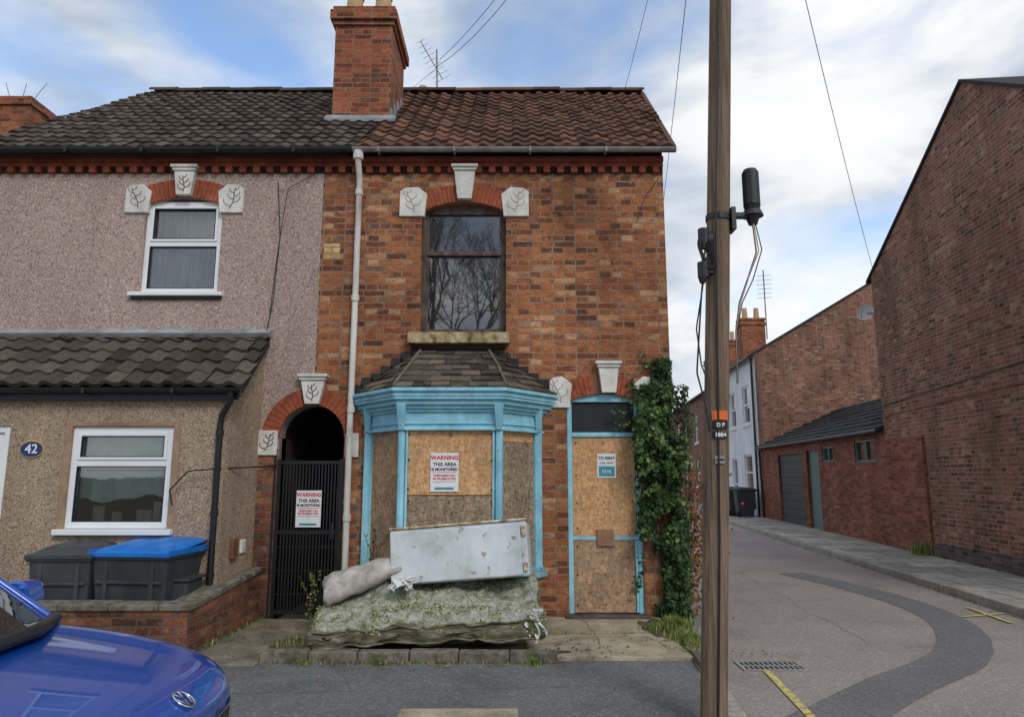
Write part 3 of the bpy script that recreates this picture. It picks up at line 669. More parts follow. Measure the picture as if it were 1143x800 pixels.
m=MB();p,q=inner(bp[0],bp[1],.09,.92);m.seg(p,q,-.05,-.03,.6,2.07);m.make('side_board_left',M['osb_mid'],H)
m=MB();p,q=inner(bp[2],bp[3],.08,.91);m.seg(p,q,-.05,-.03,.6,1.95);m.make('side_board_right',M['osb_old'],H)
m=MB();m.seg(p,q,-.05,-.036,1.955,2.07);m.make('side_board_strip',M['osb'],H)
m=MB();seg3(m,-.12,-.08,.5,2.3);m.make('bay_inner_dark',M['dark'],H)
m=MB()
for (i,a,b) in((1,.045,.065),(1,.935,.955),(0,.1,.14),(2,.86,.9)):
    p,q=inner(bp[i],bp[i+1],a,b);m.seg(p,q,-.03,-.005,.6,2.07)
m.make('bay_mullions',M['blue'],H)
m=MB()
for x in(-1.08,-.65,-.22):
    for z in(1.45,1.75,2.02,.7,1.05,1.33):
        m.cyl((x+R.uniform(-.02,.02),7.425,z+R.uniform(-.02,.02)),(x,7.432,z),.008,n=8)
for x in(.73,1.04,1.35):
    for z in(.2,.5,.82,1.0,1.3,1.6,1.97):
        m.cyl((x+R.uniform(-.01,.01),8.036,z+R.uniform(-.02,.02)),(x,8.048,z),.007,n=8)
m.make('screw_heads',M['blackp'],H)
ev=[(-1.84,8.0,2.50),(-1.25,7.25,2.50),(-.05,7.25,2.50),(.53,8.0,2.50)]
ap=[(-1.05,8.0,3.03),(-.28,8.0,3.03)]
m=MB()
def slates(a,b,c,d,nc=6):
    a,b,c,d=map(Vector,(a,b,c,d));n=(b-a).cross(d-a).normalized()
    if n.z<0:n=-n
    for j in range(nc):
        t0=j/nc;t1=(j+1)/nc+.04 if j<nc-1 else 1
        p0=a.lerp(d,t0);p1=b.lerp(c,t0);q0=a.lerp(d,t1);q1=b.lerp(c,t1)
        L=(p1-p0).length;k=max(1,int(L/.19))
        for i in range(k):
            s0=(i+(.5 if j%2 else 0))/k;s1=s0+1/k
            if i==0:s0=0
            if i==k-1:s1=1
            m.r=R.random();h=.012+R.uniform(0,.02);g=.003/max(L,.1);h2=h+R.uniform(-.010,.010)
            A0=p0.lerp(p1,s0+g)+n*h;A1=p0.lerp(p1,s1-g)+n*h2
            B1=q0.lerp(q1,s1-g)+n*.001;B0=q0.lerp(q1,s0+g)+n*.001
            m.face([A0,A1,B1,B0]);m.face([A0-n*h,A1-n*h2,A1,A0])
slates(ev[1],ev[2],ap[1],ap[0],7);slates(ev[0],ev[1],ap[0],ap[0],7);slates(ev[2],ev[3],ap[1],ap[1],7)
m.make('bay_roof_slates',M['slate'],H,attr=True,fixn=False)
m=MB();m.face([ev[1],ev[2],ap[1],ap[0]]);m.face([ev[0],ev[1],ap[0]]);m.face([ev[2],ev[3],ap[1]]);m.make('bay_roof_deck',M['slate2'],H,attr=True,fixn=False)
hipm=nm('weathered_hip',[(.3,S(84,78,70)),(.7,S(124,116,104))],scale=12,rough=.9,bstr=.4)
for a,b in((ev[1],ap[0]),(ev[2],ap[1])):
    tube('hip_roll',[(a[0],a[1],a[2]+.02),((a[0]+b[0])/2+.01,(a[1]+b[1])/2,(a[2]+b[2])/2+.03),(b[0],b[1]-.01,b[2]+.02)],.017,hipm,H,2)
m=MB()
for side_,(a,b) in((1,(ev[0],ap[0])),(-1,(ev[3],ap[1]))):
    for i in range(7):
        t=i/7;x=a[0]+(b[0]-a[0])*(t+.5/7);z=a[2]+(b[2]-a[2])*(t+.07)
        m.box(x-.065,x+.065,7.975,8.01,z-.03,z+.075+R.uniform(-.01,.02))
m.box(-1.06,-.27,7.97,8.01,3.0,3.07)
m.make('stepped_flashing',M['slate2'],H,attr=True)
# DOOR
arch_ring(H,1.045,.415,2.42,.10,.22,18,8.0,.012,skip=.10)
keystone(H,1.11,2.53,2.89,.16,.23,7.985)
springer(H,.63,2.36,-1,8.0,w=.2,h=.36,mm=M['motif2']);springer(H,1.46,2.36,1,8.0,w=.2,h=.36,mm=M['motif2'])
m=MB();y=8.03
m.box(.63,.685,y,y+.1,.1,2.44);m.box(1.405,1.46,y,y+.1,.1,2.44)
m.prism([(.685,2.43),(1.405,2.43),(1.405,2.455)]+[(1.3,2.49),(1.2,2.51),(1.045,2.52),(.89,2.51),(.79,2.49),(.685,2.455)],y+.002,y+.098)
m.box(.685,1.405,y-.01,y+.09,2.03,2.08)
m.box(.685,1.405,y+.01,y+.06,.885,.925);m.box(1.375,1.403,y-.004,y+.05,.11,.88)
m.make('door_frame',M['blue'],H,bevel=.005)
bx('fanlight_panel',.685,1.405,y+.04,y+.05,2.08,2.43,M['ink'],H,0)
bx('door_board_upper',.687,1.398,y+.012,y+.04,.926,2.028,M['osb'],H,.002)
bx('door_board_lower',.687,1.372,y+.016,y+.04,.11,.884,M['osb_mid'],H,.002)
bx('patch_board',.95,1.14,y-.012,y+.015,.82,1.0,nm('brown_ply',[(.3,S(130,96,74)),(.7,S(160,122,96))],scale=9,rough=.8),H,.003)
bx('door_step',.58,1.5,7.86,8.2,.03,.10,M['blue_brick'],H,.01)
def warning(parent,x0,x1,z0,z1,y):
    bx('plate',x0,x1,y,y+.004,z0,z1,M['white_sign'],parent,0);xc=(x0+x1)/2;W=x1-x0;f=W/.295
    text('WARNING',xc,y-.001,z1-.052*f,.060*f,M['red_sign'],parent,bold=.0018)
    for i,s in enumerate(('THIS AREA','IS MONITORED')):
        text(s,xc,y-.001,z1-(.12+.052*i)*f,(.052 if i==0 else .040)*f,M['ink'],parent,bold=.0014)
    bx('rule',x0+.02,x1-.02,y-.0015,y+.001,z1-.205*f,z1-.200*f,M['red_sign'],parent,0)
    text('TRESPASSERS WILL',xc,y-.001,z1-.235*f,.028*f,M['red_sign'],parent,bold=.0008);text('BE PROSECUTED',xc,y-.001,z1-.268*f,.032*f,M['red_sign'],parent,bold=.0008)
    bx('rule',x0+.02,x1-.02,y-.0015,y+.001,z1-.30*f,z1-.296*f,M['teal'],parent,0)
    bx('logo',xc-.1*f,xc+.1*f,y-.002,y+.001,z0+.02*f,z0+.045*f,M['teal'],parent,0)
sg=empty('warning_sign');warning(sg,-.855,-.56,1.43,1.83,7.418)
sg=empty('warning_sign');warning(sg,-2.41,-2.13,1.03,1.43,7.965)
sg=empty('rental_sign');bx('plate',.97,1.18,8.034,8.039,1.57,1.84,M['white_sign'],sg,0);bx('panel',.985,1.165,8.032,8.0345,1.585,1.70,M['teal'],sg,0)
text('TO RENT',1.075,8.031,1.79,.045,M['ink'],sg,bold=.001);text('CALL NOW',1.075,8.031,1.735,.03,M['ink'],sg);text('0116',1.075,8.030,1.64,.05,M['white_sign'],sg,bold=.001)
m=MB();m.box(-2.24,-2.05,7.996,8.02,4.12,4.32);m.make('pale_brick_patch',brick_mat('buff_brick',[(0,S(206,170,116)),(1,S(228,198,146))],S(180,146,108)),H)

# ------------------------------------------------------------------ NEIGHBOUR RENDERED HOUSE
Hn=empty('rendered_house');LX=-6.45
halfL=[(2*PX-x,z) for x,z in halfR]
outl=[(LX,0),(PX-ar,0)]+halfL+[(PX,5.42),(LX,5.42)]
nh=[(-4.40,3.68),(-3.48,3.68)]+arc(-3.94,.46,4.80,.10)
facade('front_wall',outl,[nh],8.002,WT,M['dash'],Hn)
m=MB();m.face([(LX,8.01,0),(LX+.5,BY,0),(LX+.5,BY,5.5),(LX+.3,RY,RZ-.06),(LX,8.01,5.5)]);m.face([(LX+.5,BY,0),(PX,BY,0),(PX,BY,5.5),(LX+.5,BY,5.5)])
m.make('side_and_rear_wall',M['brick_right'],Hn,fixn=False)
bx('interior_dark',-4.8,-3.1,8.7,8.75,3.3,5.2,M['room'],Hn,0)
tile_roof('roof_tiles_left',(0,7.78,EZ),svn,SL,lambda v:LX-.06+.1*v*cy,lambda v:-1.87+.02*v,.165,.25,.016,M['tile_l'],Hn)
m=MB();m.face([(LX,7.8,EZ-.05),(-1.9,7.8,EZ-.05),(-1.9,RY,RZ-.05),(LX+.35,RY,RZ-.05)]);m.face([(LX+.35,RY,RZ),(-1.9,RY,RZ),(-1.9,14.2,EZ),(LX+.7,14.2,EZ)]);m.make('roof_deck',M['slate2'],Hn,fixn=False,attr=True)
ridge(Hn,LX+.32,-1.86,RY,RZ+.02,M['tile_l'])
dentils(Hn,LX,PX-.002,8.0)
gutter(Hn,LX-.05,-1.905,7.80,5.43,.055,M['black'])
bx('fascia',LX,-1.95,7.83,7.86,5.36,5.44,M['black'],Hn,0)
keystone(Hn,-3.94,4.91,5.28,.17,.25,7.985);motif(Hn,-3.94,4.94,7.92,.2)
arch_ring(Hn,-3.94,.46,4.80,.10,.23,20,8.0,.014,skip=.11)
springer(Hn,-4.40,4.70,-1,8.0,w=.25,h=.36);springer(Hn,-3.48,4.70,1,8.0,w=.25,h=.36)
win_pvc(Hn,-4.40,-3.48,3.72,4.86,8.04,4.33)
bx('window_sill',-4.5,-3.4,7.93,8.1,3.67,3.715,M['pvc'],Hn,.006)
bx('sill_base',-4.48,-3.42,7.97,8.1,3.635,3.668,M['black'],Hn,.003)
curtain(Hn,-4.38,-3.5,3.72,4.33,8.16,M['curtain']);curtain(Hn,-4.38,-3.5,4.3,4.86,8.2,M['curtain'],amp=.01)
arch_ring(Hn,PX,ar,asz,ar,.2,24,8.0,.02,skip=.09)
keystone(Hn,PX,2.40,2.74,.16,.27,7.98);motif(Hn,PX,2.43,7.915,.19)
m=MB();m.box(-2.88,-2.662,7.962,8.05,1.82,2.10);m.make('springer_block',M['white'],Hn,bevel=.006);motif(Hn,-2.80,1.87,7.955,.19,.4)
m=MB();m.box(-1.895,-1.74,7.972,8.05,1.80,2.07);m.make('springer_block',M['white'],H,bevel=.006)
bx('arch_pier',-2.9,PX-ar-.002,7.985,8.05,.0,1.818,M['brick_wall'],Hn,0)
# gate
G=empty('alley_gate');m=MB();gx0,gx1=-2.66,-1.9
m.box(gx0,gx0+.05,7.99,8.03,.07,1.78);m.box(gx1-.05,gx1,7.99,8.03,.07,1.78)
for z in(.1,.95,1.72):m.box(gx0+.05,gx1-.05,7.992,8.028,z,z+.04)
x=gx0+.075
while x<gx1-.06:
    m.box(x,x+.018,8.0,8.018,.14,1.72);x+=.036
m.make('bars',M['black'],G,bevel=.002)
m=MB();m.box(gx0-.02,gx0+.0,7.97,8.05,.06,1.9);m.box(gx1-.12,gx1-.08,7.97,8.0,.9,1.08);m.make('latch',M['blackp'],G)
m=MB()
for zz in(.3,.55,.8):m.box(gx0+.05,gx1-.05,8.02,8.026,zz,zz+.02)
m.make('rails',M['black'],G)
# extension
EX=-2.93;EY=7.2
facade('extension_wall',[(LX,0),(EX,0),(EX,2.46),(LX,2.46)],[[(-4.55,1.02),(-3.43,1.02),(-3.43,2.12),(-4.55,2.12)],[(-6.1,.05),(-5.15,.05),(-5.15,2.1),(-6.1,2.1)]],EY,.2,M['dash2'],Hn)
m=MB();m.face([(EX,EY+.001,0),(EX+.06,8,0),(EX+.06,8,3.15),(EX,EY+.001,2.46)]);m.make('extension_side',M['dash2'],Hn,fixn=False)
win_pvc(Hn,-4.51,-3.47,1.07,2.09,EY+.02,1.72,fr=.065)
m=MB();m.box(-4.58,-4.51,EY-.012,EY+.1,1.0,2.14);m.box(-3.47,-3.40,EY-.012,EY+.1,1.0,2.14);m.box(-4.51,-3.47,EY-.012,EY+.1,2.09,2.14);m.make('window_surround',nm('tan_smooth_render',[(.3,S(150,122,98)),(.7,S(176,148,122))],scale=9,rough=.9,stain=(.7,1.05)),Hn,bevel=.01)
bx('window_sill',-4.58,-3.40,EY-.07,EY+.1,1.01,1.065,M['pvc'],Hn,.006)
curtain(Hn,-4.48,-3.5,1.66,2.08,EY+.14,M['blind'],amp=.004,name='blind');curtain(Hn,-4.48,-3.5,1.36,1.64,EY+.16,M['blind'],amp=.012,name='blind',hem=.03)
m=MB()
for (x,z,w_,h_) in((-4.3,1.13,.12,.16),(-4.1,1.13,.1,.1),(-3.85,1.13,.16,.12),(-3.68,1.13,.08,.2)):m.box(x,x+w_,EY+.12,EY+.16,z,z+h_)
m.make('sill_clutter',M['gutter'],Hn,bevel=.01)
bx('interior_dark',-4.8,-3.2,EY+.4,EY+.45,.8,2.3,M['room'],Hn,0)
m=MB();m.box(-6.1,-6.03,EY+.02,EY+.1,.05,2.1);m.box(-5.22,-5.15,EY+.02,EY+.1,.05,2.1);m.box(-6.03,-5.22,EY+.022,EY+.098,2.03,2.1);m.box(-6.03,-5.22,EY+.05,EY+.08,.06,2.03);m.make('white_door',M['pvc'],Hn,bevel=.006)
m=MB()
for (a,b2) in((.2,.9),(1.05,1.9)):
    m.box(-5.9,-5.35,EY+.045,EY+.055,a,b2)
m.make('door_panels',M['pvc'],Hn,bevel=.01)
eo=Vector((0,7.08,2.50));ev2=Vector((0,.92,.70));EL=ev2.length;evn=ev2.normalized()
tile_roof('extension_roof',eo,evn,EL,lambda v:LX,lambda v:-2.74-.08*v,.21,.25,.03,M['tile_l'],Hn,lip=.035)
m=MB();m.face([(LX,7.1,2.46),(-2.76,7.1,2.46),(-2.82,8,3.16),(LX,8,3.16)]);m.face([(-2.76,7.1,2.40),(-2.82,8,3.08),(-2.82,8,3.18),(-2.76,7.1,2.49)]);m.make('extension_roof_deck',M['slate2'],Hn,fixn=False,attr=True)
m=MB();m.hexa([(LX,7.93,3.17),(-2.8,7.93,3.17),(-2.8,8.0,3.2),(LX,8,3.2)],[(LX,7.9,3.215),(-2.8,7.9,3.215),(-2.8,8.0,3.28),(LX,8.0,3.28)]);m.make('lead_flashing',M['lead'],Hn)
gutter(Hn,LX,-2.76,7.06,2.47,.05,M['black']);bx('extension_fascia',LX,-2.8,7.11,7.14,2.36,2.46,M['black'],Hn,0)
bx('soffit',LX,-2.8,7.141,EY,2.40,2.42,M['black'],Hn,0)
tube('downpipe',[(-2.86,7.06,2.43),(-2.86,7.07,2.34),(-2.96,7.13,2.2),(-2.975,7.14,2.1),(-2.975,7.14,.3)],.032,M['black'],Hn,3)
m=MB();
for z in(2.0,1.2,.6):m.cyl((-2.975,7.14,z),(-2.975,7.14,z+.05),.04,n=14)
m.make('pipe_collars',M['black'],Hn)
bx('meter_box',-2.945,-2.87,7.42,7.56,.75,.95,nm('brown_box',[(.3,S(110,76,58)),(.7,S(132,92,70))],scale=5,rough=.6),Hn,.005)
bx('meter_box',-2.945,-2.875,7.66,7.78,.78,.92,M['white'],Hn,.005)
NP=empty('number_plaque');m=MB();kq=24;m.prism([(-4.90+.125*math.cos(2*math.pi*i/kq),1.86+.088*math.sin(2*math.pi*i/kq)) for i in range(kq)],EY-.018,EY+.002);m.make('rim',M['gold'],NP,bevel=.002)
m=MB();m.prism([(-4.90+.115*math.cos(2*math.pi*i/kq),1.86+.078*math.sin(2*math.pi*i/kq)) for i in range(kq)],EY-.021,EY-.004);m.make('plate',M['navy'],NP)
text('42',-4.90,EY-.022,1.86,.13,M['white_sign'],NP,bold=.002)
tube('wall_cable',[(-2.83,7.99,5.1),(-2.76,7.97,4.4),(-2.80,7.97,3.6),(-2.86,7.96,3.2)],.005,M['black'],Hn,1,True)
tube('wall_cable',[(-2.35,7.97,5.2),(-2.7,7.97,5.0),(-2.78,7.97,4.2),(-2.84,7.97,3.3)],.004,M['black'],Hn,1,True)
tube('wall_cable',[(-2.66,7.96,1.7),(-3.0,7.1,1.66),(-3.25,7.1,1.64),(-3.42,7.1,1.45),(-3.38,7.1,1.3)],.008,M['black'],Hn,1,True)
tube('wall_cable',[(1.5,7.98,4.6),(1.6,7.98,4.9),(1.78,7.98,5.15)],.004,M['black'],H,1,True)

Hc=empty('brick_house');m=MB()
m.box(-13,-8.2,9,15,0,5.2);m.make('walls',M['brick_right'],Hc)
m=MB()
m.hexa([(-13.1,8.8,5.25),(-8.1,8.8,5.25),(-8.1,15.2,5.25),(-13.1,15.2,5.25)],[(-13.1,11.9,7.5),(-8.1,11.9,7.5),(-8.1,12.1,7.5),(-13.1,12.1,7.5)]);m.make('roof',M['tile_l'],Hc,attr=True)
m=MB();m.box(-9.75,-8.92,12.0,13.3,6.8,8.35);m.box(-9.79,-8.88,11.96,13.34,8.351,8.46);m.box(-9.75,-8.92,12,13.3,8.461,8.54);m.make('chimney_stack',M['brick_chim'],Hc,bevel=.006)
for i in range(7):
    a=R.uniform(-.5,.4);tube('weed_twig',[(-9.3+a,12.2,8.5),(-9.3+a*1.3,12.2,8.68),(-9.3+a*1.9,12.2,8.74+R.random()*.2)],.005,M['bark'],Hc,1,True)

# ------------------------------------------------------------------ garden wall
Wl=empty('garden_wall')
m=MB();m.box(-6.6,-2.82,6.37,6.59,0,.43);m.hexa([(-3.04,6.591,0),(-2.82,6.591,0),(-2.76,7.95,0),(-2.98,7.95,0)],[(-3.04,6.591,.43),(-2.82,6.591,.43),(-2.76,7.95,.55),(-2.98,7.95,.55)]);m.make('brickwork',M['brick_wall'],Wl)
m=MB();x=-6.6
while x<-2.83:
    e=min(x+.44,-2.80);m.box(x+.003,e-.003,6.35,6.61,.432,.485+R.uniform(-.004,.004));x+=.44
for i in range(6):
    y0=6.615+i*.225;y1=y0+.218;za=.432+.12*(y0-6.59)/1.36;zb=.432+.12*(y1-6.59)/1.36;o=.06*(y0-6.6)/1.36
    m.hexa([(-3.06+o,y0,za),(-2.80+o,y0,za),(-2.80+o,y1,zb),(-3.06+o,y1,zb)],[(-3.06+o,y0,za+.055),(-2.80+o,y0,za+.055),(-2.80+o,y1,zb+.055),(-3.06+o,y1,zb+.055)])
m.make('coping',M['kerbdark'],Wl,bevel=.01)

# ------------------------------------------------------------------ wheelie bins
def wheelie(name,x,y,w,d,h,rot,lidmat,loc_z=.045,dome=.085,tilt=0):
    E=empty(name);m=MB();w2=w/2;d2=d/2
    m.hexa([(-w2*.82,-d2*.75,.04),(w2*.82,-d2*.75,.04),(w2*.82,d2*.8,.04),(-w2*.82,d2*.8,.04)],[(-w2,-d2,h*.86),(w2,-d2,h*.86),(w2,d2,h*.86),(-w2,d2,h*.86)])
    m.make('body',M['bin'],E,bevel=.025)
    m=MB();m.box(-w2*1.04,w2*1.04,-d2*1.05,d2*1.05,h*.83,h*.875)
    m.box(-w2*.86,w2*.86,-d2*1.0,-d2*.9,h*.6,h*.63)
    for sx in(-.6,.6):m.box(sx*w2-.02,sx*w2+.02,-d2*1.01,-d2*.8,h*.25,h*.82)
    m.make('rim',M['bin'],E,bevel=.008)
    m=MB();nx,ny=18,12
    P=[[None]*(ny+1) for _ in range(nx+1)]
    for i in range(nx+1):
        for j in range(ny+1):
            u=i/nx*2-1;v=j/ny*2-1
            z=h*.885+dome*(1-abs(u)**6)*(1-abs(v)**6)*(1.0+.25*v)+.008*math.sin(u*9)*(1-abs(v))+tilt*(v+1)*.5*(1+.5*u)+.012*noise.noise(Vector((u*2,v*2,x)))
            P[i][j]=(u*w2*1.07,v*d2*1.1,z)
    for i in range(nx):
        for j in range(ny):m.face([P[i][j],P[i+1][j],P[i+1][j+1],P[i][j+1]])
    o=m.make('lid',lidmat,E,smooth=True,fixn=False)
    bm=bmesh.new();bm.from_mesh(o.data);bmesh.ops.remove_doubles(bm,verts=bm.verts,dist=.0005);bm.to_mesh(o.data);bm.free()
    m=MB();m.box(-w2*1.07,w2*1.07,-d2*1.1,-d2*1.06,h*.855,h*.9);m.box(-w2*1.07,-w2*1.03,-d2*1.06,d2*1.1,h*.86,h*.9+tilt*.4);m.box(w2*1.03,w2*1.07,-d2*1.06,d2*1.1,h*.86,h*.9+tilt*.4);m.make('lid_edge',lidmat,E,bevel=.008)
    m=MB();m.cyl((-w2*.8,d2*1.2,h*.9),(w2*.8,d2*1.2,h*.9),.016);m.box(-w2*.8,-w2*.7,d2,d2*1.22,h*.87,h*.92);m.box(w2*.7,w2*.8,d2,d2*1.22,h*.87,h*.92);m.make('handle',M['bin'],E)
    m=MB();
    for s in(-1,1):m.cyl((s*w2*.92,d2*.85,.1),(s*w2*1.05,d2*.85,.1),.1,n=20)
    m.make('wheels',M['blackp'],E)
    E.location=(x,y,loc_z);E.rotation_euler=(0,0,rot);return E
wheelie('wheelie_bin',-4.17,6.93,.56,.6,.93,.05,M['bin'])
wheelie('wheelie_bin',-3.48,6.93,.76,.6,.95,-.12,M['binblue'],dome=.06,tilt=.05)
SB=empty('storage_crate');bx('crate_box',-3.28,-3.02,6.75,7.1,.25,.62,M['bin'],SB,.02);bx('crate_lid',-3.30,-3.0,6.73,7.12,.62,.65,M['bin'],SB,.01);bx('crate_base',-3.27,-3.03,6.77,7.08,.04,.25,M['kerbdark'],SB,.01)

# ------------------------------------------------------------------ mattress, freezer, cushion
def softbox(name,L,W,T,mat,amp=.03,seed=0,nx=46,ny=26,nz=6,sag=0.04,parent=None,sidemat=None,quilt=0.0,rnd=.93,curl=0.0):
    m=MB()
    def q(u,v,wv):
        x=u*L/2;y=v*W/2;z=wv*T/2
        rx=max(0,abs(u)-rnd)/(1-rnd);ry=max(0,abs(v)-(rnd-.03))/(1.03-rnd)
        e=(rx**2+ry**2)
        z*=(1-.30*min(1,e))
        bul=1-abs(wv)**2
        x+=math.copysign(.025*bul,u) if abs(u)>.999 else 0
        y+=math.copysign(.025*bul,v) if abs(v)>.999 else 0
        n0=noise.noise(Vector((x*2.2+seed,y*2.4,wv*.4)))
        n1=noise.noise(Vector((x*7+seed,y*7,wv*2)))
        z+=amp*n0+amp*.5*n1-sag*(1-u*u)*(1-v*v)*(1 if wv>0 else 0)
        z-=curl*u*u*(1-v)*.5
        if quilt and wv>0:
            d=math.sqrt((math.sin(x*11)**2+math.sin(y*11)**2)/2);z-=quilt*(1-d)**2*2
            z+=quilt*.9*noise.noise(Vector((x*22+seed,y*22,1)))
        x+=amp*.4*noise.noise(Vector((y*5+seed,z*5,1.3)));y+=amp*.6*noise.noise(Vector((x*5+seed,z*5,8.3)))
        return (x,y,z)
    def grid(f,a,b):
        P=[[f(i/a*2-1,j/b*2-1) for j in range(b+1)] for i in range(a+1)]
        for i in range(a):
            for j in range(b):m.face([P[i][j],P[i+1][j],P[i+1][j+1],P[i][j+1]])
    m.cur=0;grid(lambda u,v:q(u,v,1),nx,ny);grid(lambda u,v:q(u,-v,-1),nx,ny)
    m.cur=1
    grid(lambda u,v:q(u,-1,v),nx,nz);grid(lambda u,v:q(-u,1,v),nx,nz);grid(lambda u,v:q(-1,-u,v),ny,nz);grid(lambda u,v:q(1,u,v),ny,nz)
    o=m.make(name,[mat,sidemat or mat],parent,fixn=False)
    bm=bmesh.new();bm.from_mesh(o.data);bmesh.ops.remove_doubles(bm,verts=bm.verts,dist=.0008);bmesh.ops.recalc_face_normals(bm,faces=bm.faces);bm.to_mesh(o.data);bm.free()
    for p in o.data.polygons:p.use_smooth=True
    return o
def moss_mat():
    m,nt,b=new_mat('mossy_mattress');p=pos(nt)
    c=ramp(nt,noise_n(nt,p,15,10,.8,.5),[(.3,S(104,104,88)),(.42,S(164,163,146)),(.55,S(202,200,188)),(.7,S(226,224,216))])
    f=ramp(nt,noise_n(nt,p,6,10,.85,.6),[(.49,0.0),(.59,.9)])
    g=ramp(nt,noise_n(nt,p,38,6,.7),[(.3,S(66,78,32)),(.55,S(122,132,62)),(.75,S(170,174,102))])
    c=mixc(nt,f,c,g)
    f2=ramp(nt,noise_n(nt,p,22,8,.85),[(.57,0.0),(.64,.85)]);c=mixc(nt,f2,c,S(52,52,38))
    lk(nt,c,b.inputs['Base Color']);b.inputs['Roughness'].default_value=.95;b.inputs['Specular IOR Level'].default_value=.1
    bump(nt,b,noise_n(nt,p,42,8,.8),.9,.03);return m
side=nm('dirty_mattress_side',[(.3,S(70,65,52)),(.5,S(120,113,94)),(.7,S(172,166,146))],scale=9,detail=9,rough=.95,bstr=.7,bscale=26,bdist=.02,pscale=(.6,.6,3),specks=(9,.54,S(86,94,50),.65))
MT=empty('mattress')
cover=softbox('cover',2.0,1.02,.27,moss_mat(),amp=.085,seed=3,sag=.02,parent=MT,sidemat=side,nx=120,ny=64,nz=12,quilt=.026,rnd=.86,curl=.03)
rotm=(math.radians(15),math.radians(-2.0),math.radians(3));locm=(-.76,6.85,.385)
cover.rotation_euler=rotm;cover.location=locm
vs=[v.co.copy() for v in cover.data.vertices]
def piping(zlo,zhi,r):
    pts=[]
    for i in range(70):
        xx=-.97+1.94*i/69
        c=[v for v in vs if abs(v.x-xx)<.03 and v.y<-.42 and zlo<v.z<zhi]
        if c:
            b_=min(c,key=lambda v:v.y);cc=[v for v in c if v.y<b_.y+.02];pts.append((xx,b_.y-.004,sum(v.z for v in cc)/len(cc)))
    if len(pts)>4:
        o=tube('piping',pts,r,side,MT,2,True);o.rotation_euler=rotm;o.location=locm
piping(-.14,-.06,.010);piping(.04,.13,.009)
MT2=softbox('divan_base',1.7,.72,.2,side,amp=.02,seed=9,nx=30,ny=16,sag=0,sidemat=side);MT2.location=(-.78,7.03,.165)
Mx=Matrix.Translation(locm)@Euler(rotm).to_matrix().to_4x4()
TL=[];polys=[p for p in cover.data.polygons if p.normal.z>.2]
for i in range(15000):
    p=R.choice(polys);c=Mx@p.center;n_=(Mx.to_3x3()@p.normal)
    if noise.noise(c*3.6+Vector((4,2,1)))+.6*noise.noise(c*13)<R.uniform(.08,.32):continue
    c=c+Vector((R.uniform(-.01,.01),R.uniform(-.01,.01),0))
    TL.append((c+n_*R.uniform(0,.012),(n_.x+R.gauss(0,.7),n_.y-.3+R.gauss(0,.7),n_.z),R.uniform(.006,.017),R.random()))
def leafmesh(name,pts,mat,parent=None):
    m=MB()
    for p,nrm,s,rn in pts:
        nrm=Vector(nrm).normalized();a=nrm.orthogonal().normalized();th=R.random()*6.28
        a=(a*math.cos(th)+nrm.cross(a)*math.sin(th));b=nrm.cross(a);p=Vector(p);m.r=rn
        tip=p+a*s-nrm*s*.15;bl=p-a*s*.35
        l=p+b*s*.55+nrm*s*.12+a*.1*s;r=p-b*s*.55+nrm*s*.12+a*.1*s
        n=len(m.v);m.v+=[tuple(bl),tuple(r),tuple(tip),tuple(l)]
        m.f+=[(n,n+1,n+2),(n,n+2,n+3)];m.mi+=[0,0];m.at+=[rn,min(1,rn+.05)]
    return m.make(name,mat,parent,attr=True,fixn=False)
leafmesh('moss',TL,M['mosstuft'],MT)
grey=nm('grey_cushion_fabric',[(.3,S(140,132,120)),(.5,S(190,184,172)),(.7,S(216,211,202))],scale=7,detail=8,rough=.95,bstr=.5,bscale=30,bdist=.01,stain=(.6,1.05),stainscale=4)
CU=softbox('rolled_cushion',.74,.38,.16,grey,amp=.05,seed=21,nx=40,ny=24,sag=-.05,rnd=.70);CU.rotation_euler=(math.radians(8),math.radians(-18),math.radians(12));CU.location=(-1.42,6.98,.63)
cl_m=nm('torn_white_cloth',[(.3,S(170,168,160)),(.6,S(222,222,218))],scale=9,rough=.9,bstr=.3)
def ribbons(name,x0,x1,y,z,n,Lm,parent,fall=(0,-.25,-1),seed=0):
    rr=random.Random(seed);m=MB()
    for i in range(n):
        p=Vector((rr.uniform(x0,x1),y+rr.uniform(-.03,.03),z+rr.uniform(-.03,.03)));L=Lm*rr.uniform(.4,1.1);wv=rr.uniform(.006,.03);d=Vector(fall)+Vector((rr.gauss(0,.25),rr.gauss(0,.2),0));d.normalize();sd_=Vector((1,rr.uniform(-.4,.4),0)).normalized();ph=rr.random()*6
        prev=None
        for k in range(9):
            t=k/8;c=p+d*L*t+Vector((.03*math.sin(t*5+ph),-.02*math.sin(t*7+ph),0));ww=wv*(1-.6*t)
            cur=(c-sd_*ww,c+sd_*ww)
            if prev:m.face([prev[0],prev[1],cur[1],cur[0]])
            prev=cur
    return m.make(name,cl_m,parent,smooth=True,fixn=False)
ribbons('torn_cloth',.16,.24,6.44,.42,11,.24,MT,seed=4)
ribbons('torn_cloth',-1.08,-.90,6.80,.64,26,.22,MT,fall=(-.3,-1,-.32),seed=8)
rust=nm('rusty_white_enamel',[(.25,S(186,190,188)),(.5,S(212,220,221)),(.8,S(224,231,232))],scale=4,rough=.45,bstr=.05,stain=(.78,1.02),stainscale=3,specks=(11,.62,S(146,112,76),.7))
rust2=nm('rusty_metal_edge',[(.35,S(120,78,46)),(.5,S(178,150,112)),(.62,S(220,216,202))],scale=10,detail=8,rough=.8,bstr=.3)
FR=empty('discarded_freezer')
m=MB();m.box(-.66,.66,-.22,.30,-.27,.24);m.make('cabinet',rust,FR,bevel=.018)
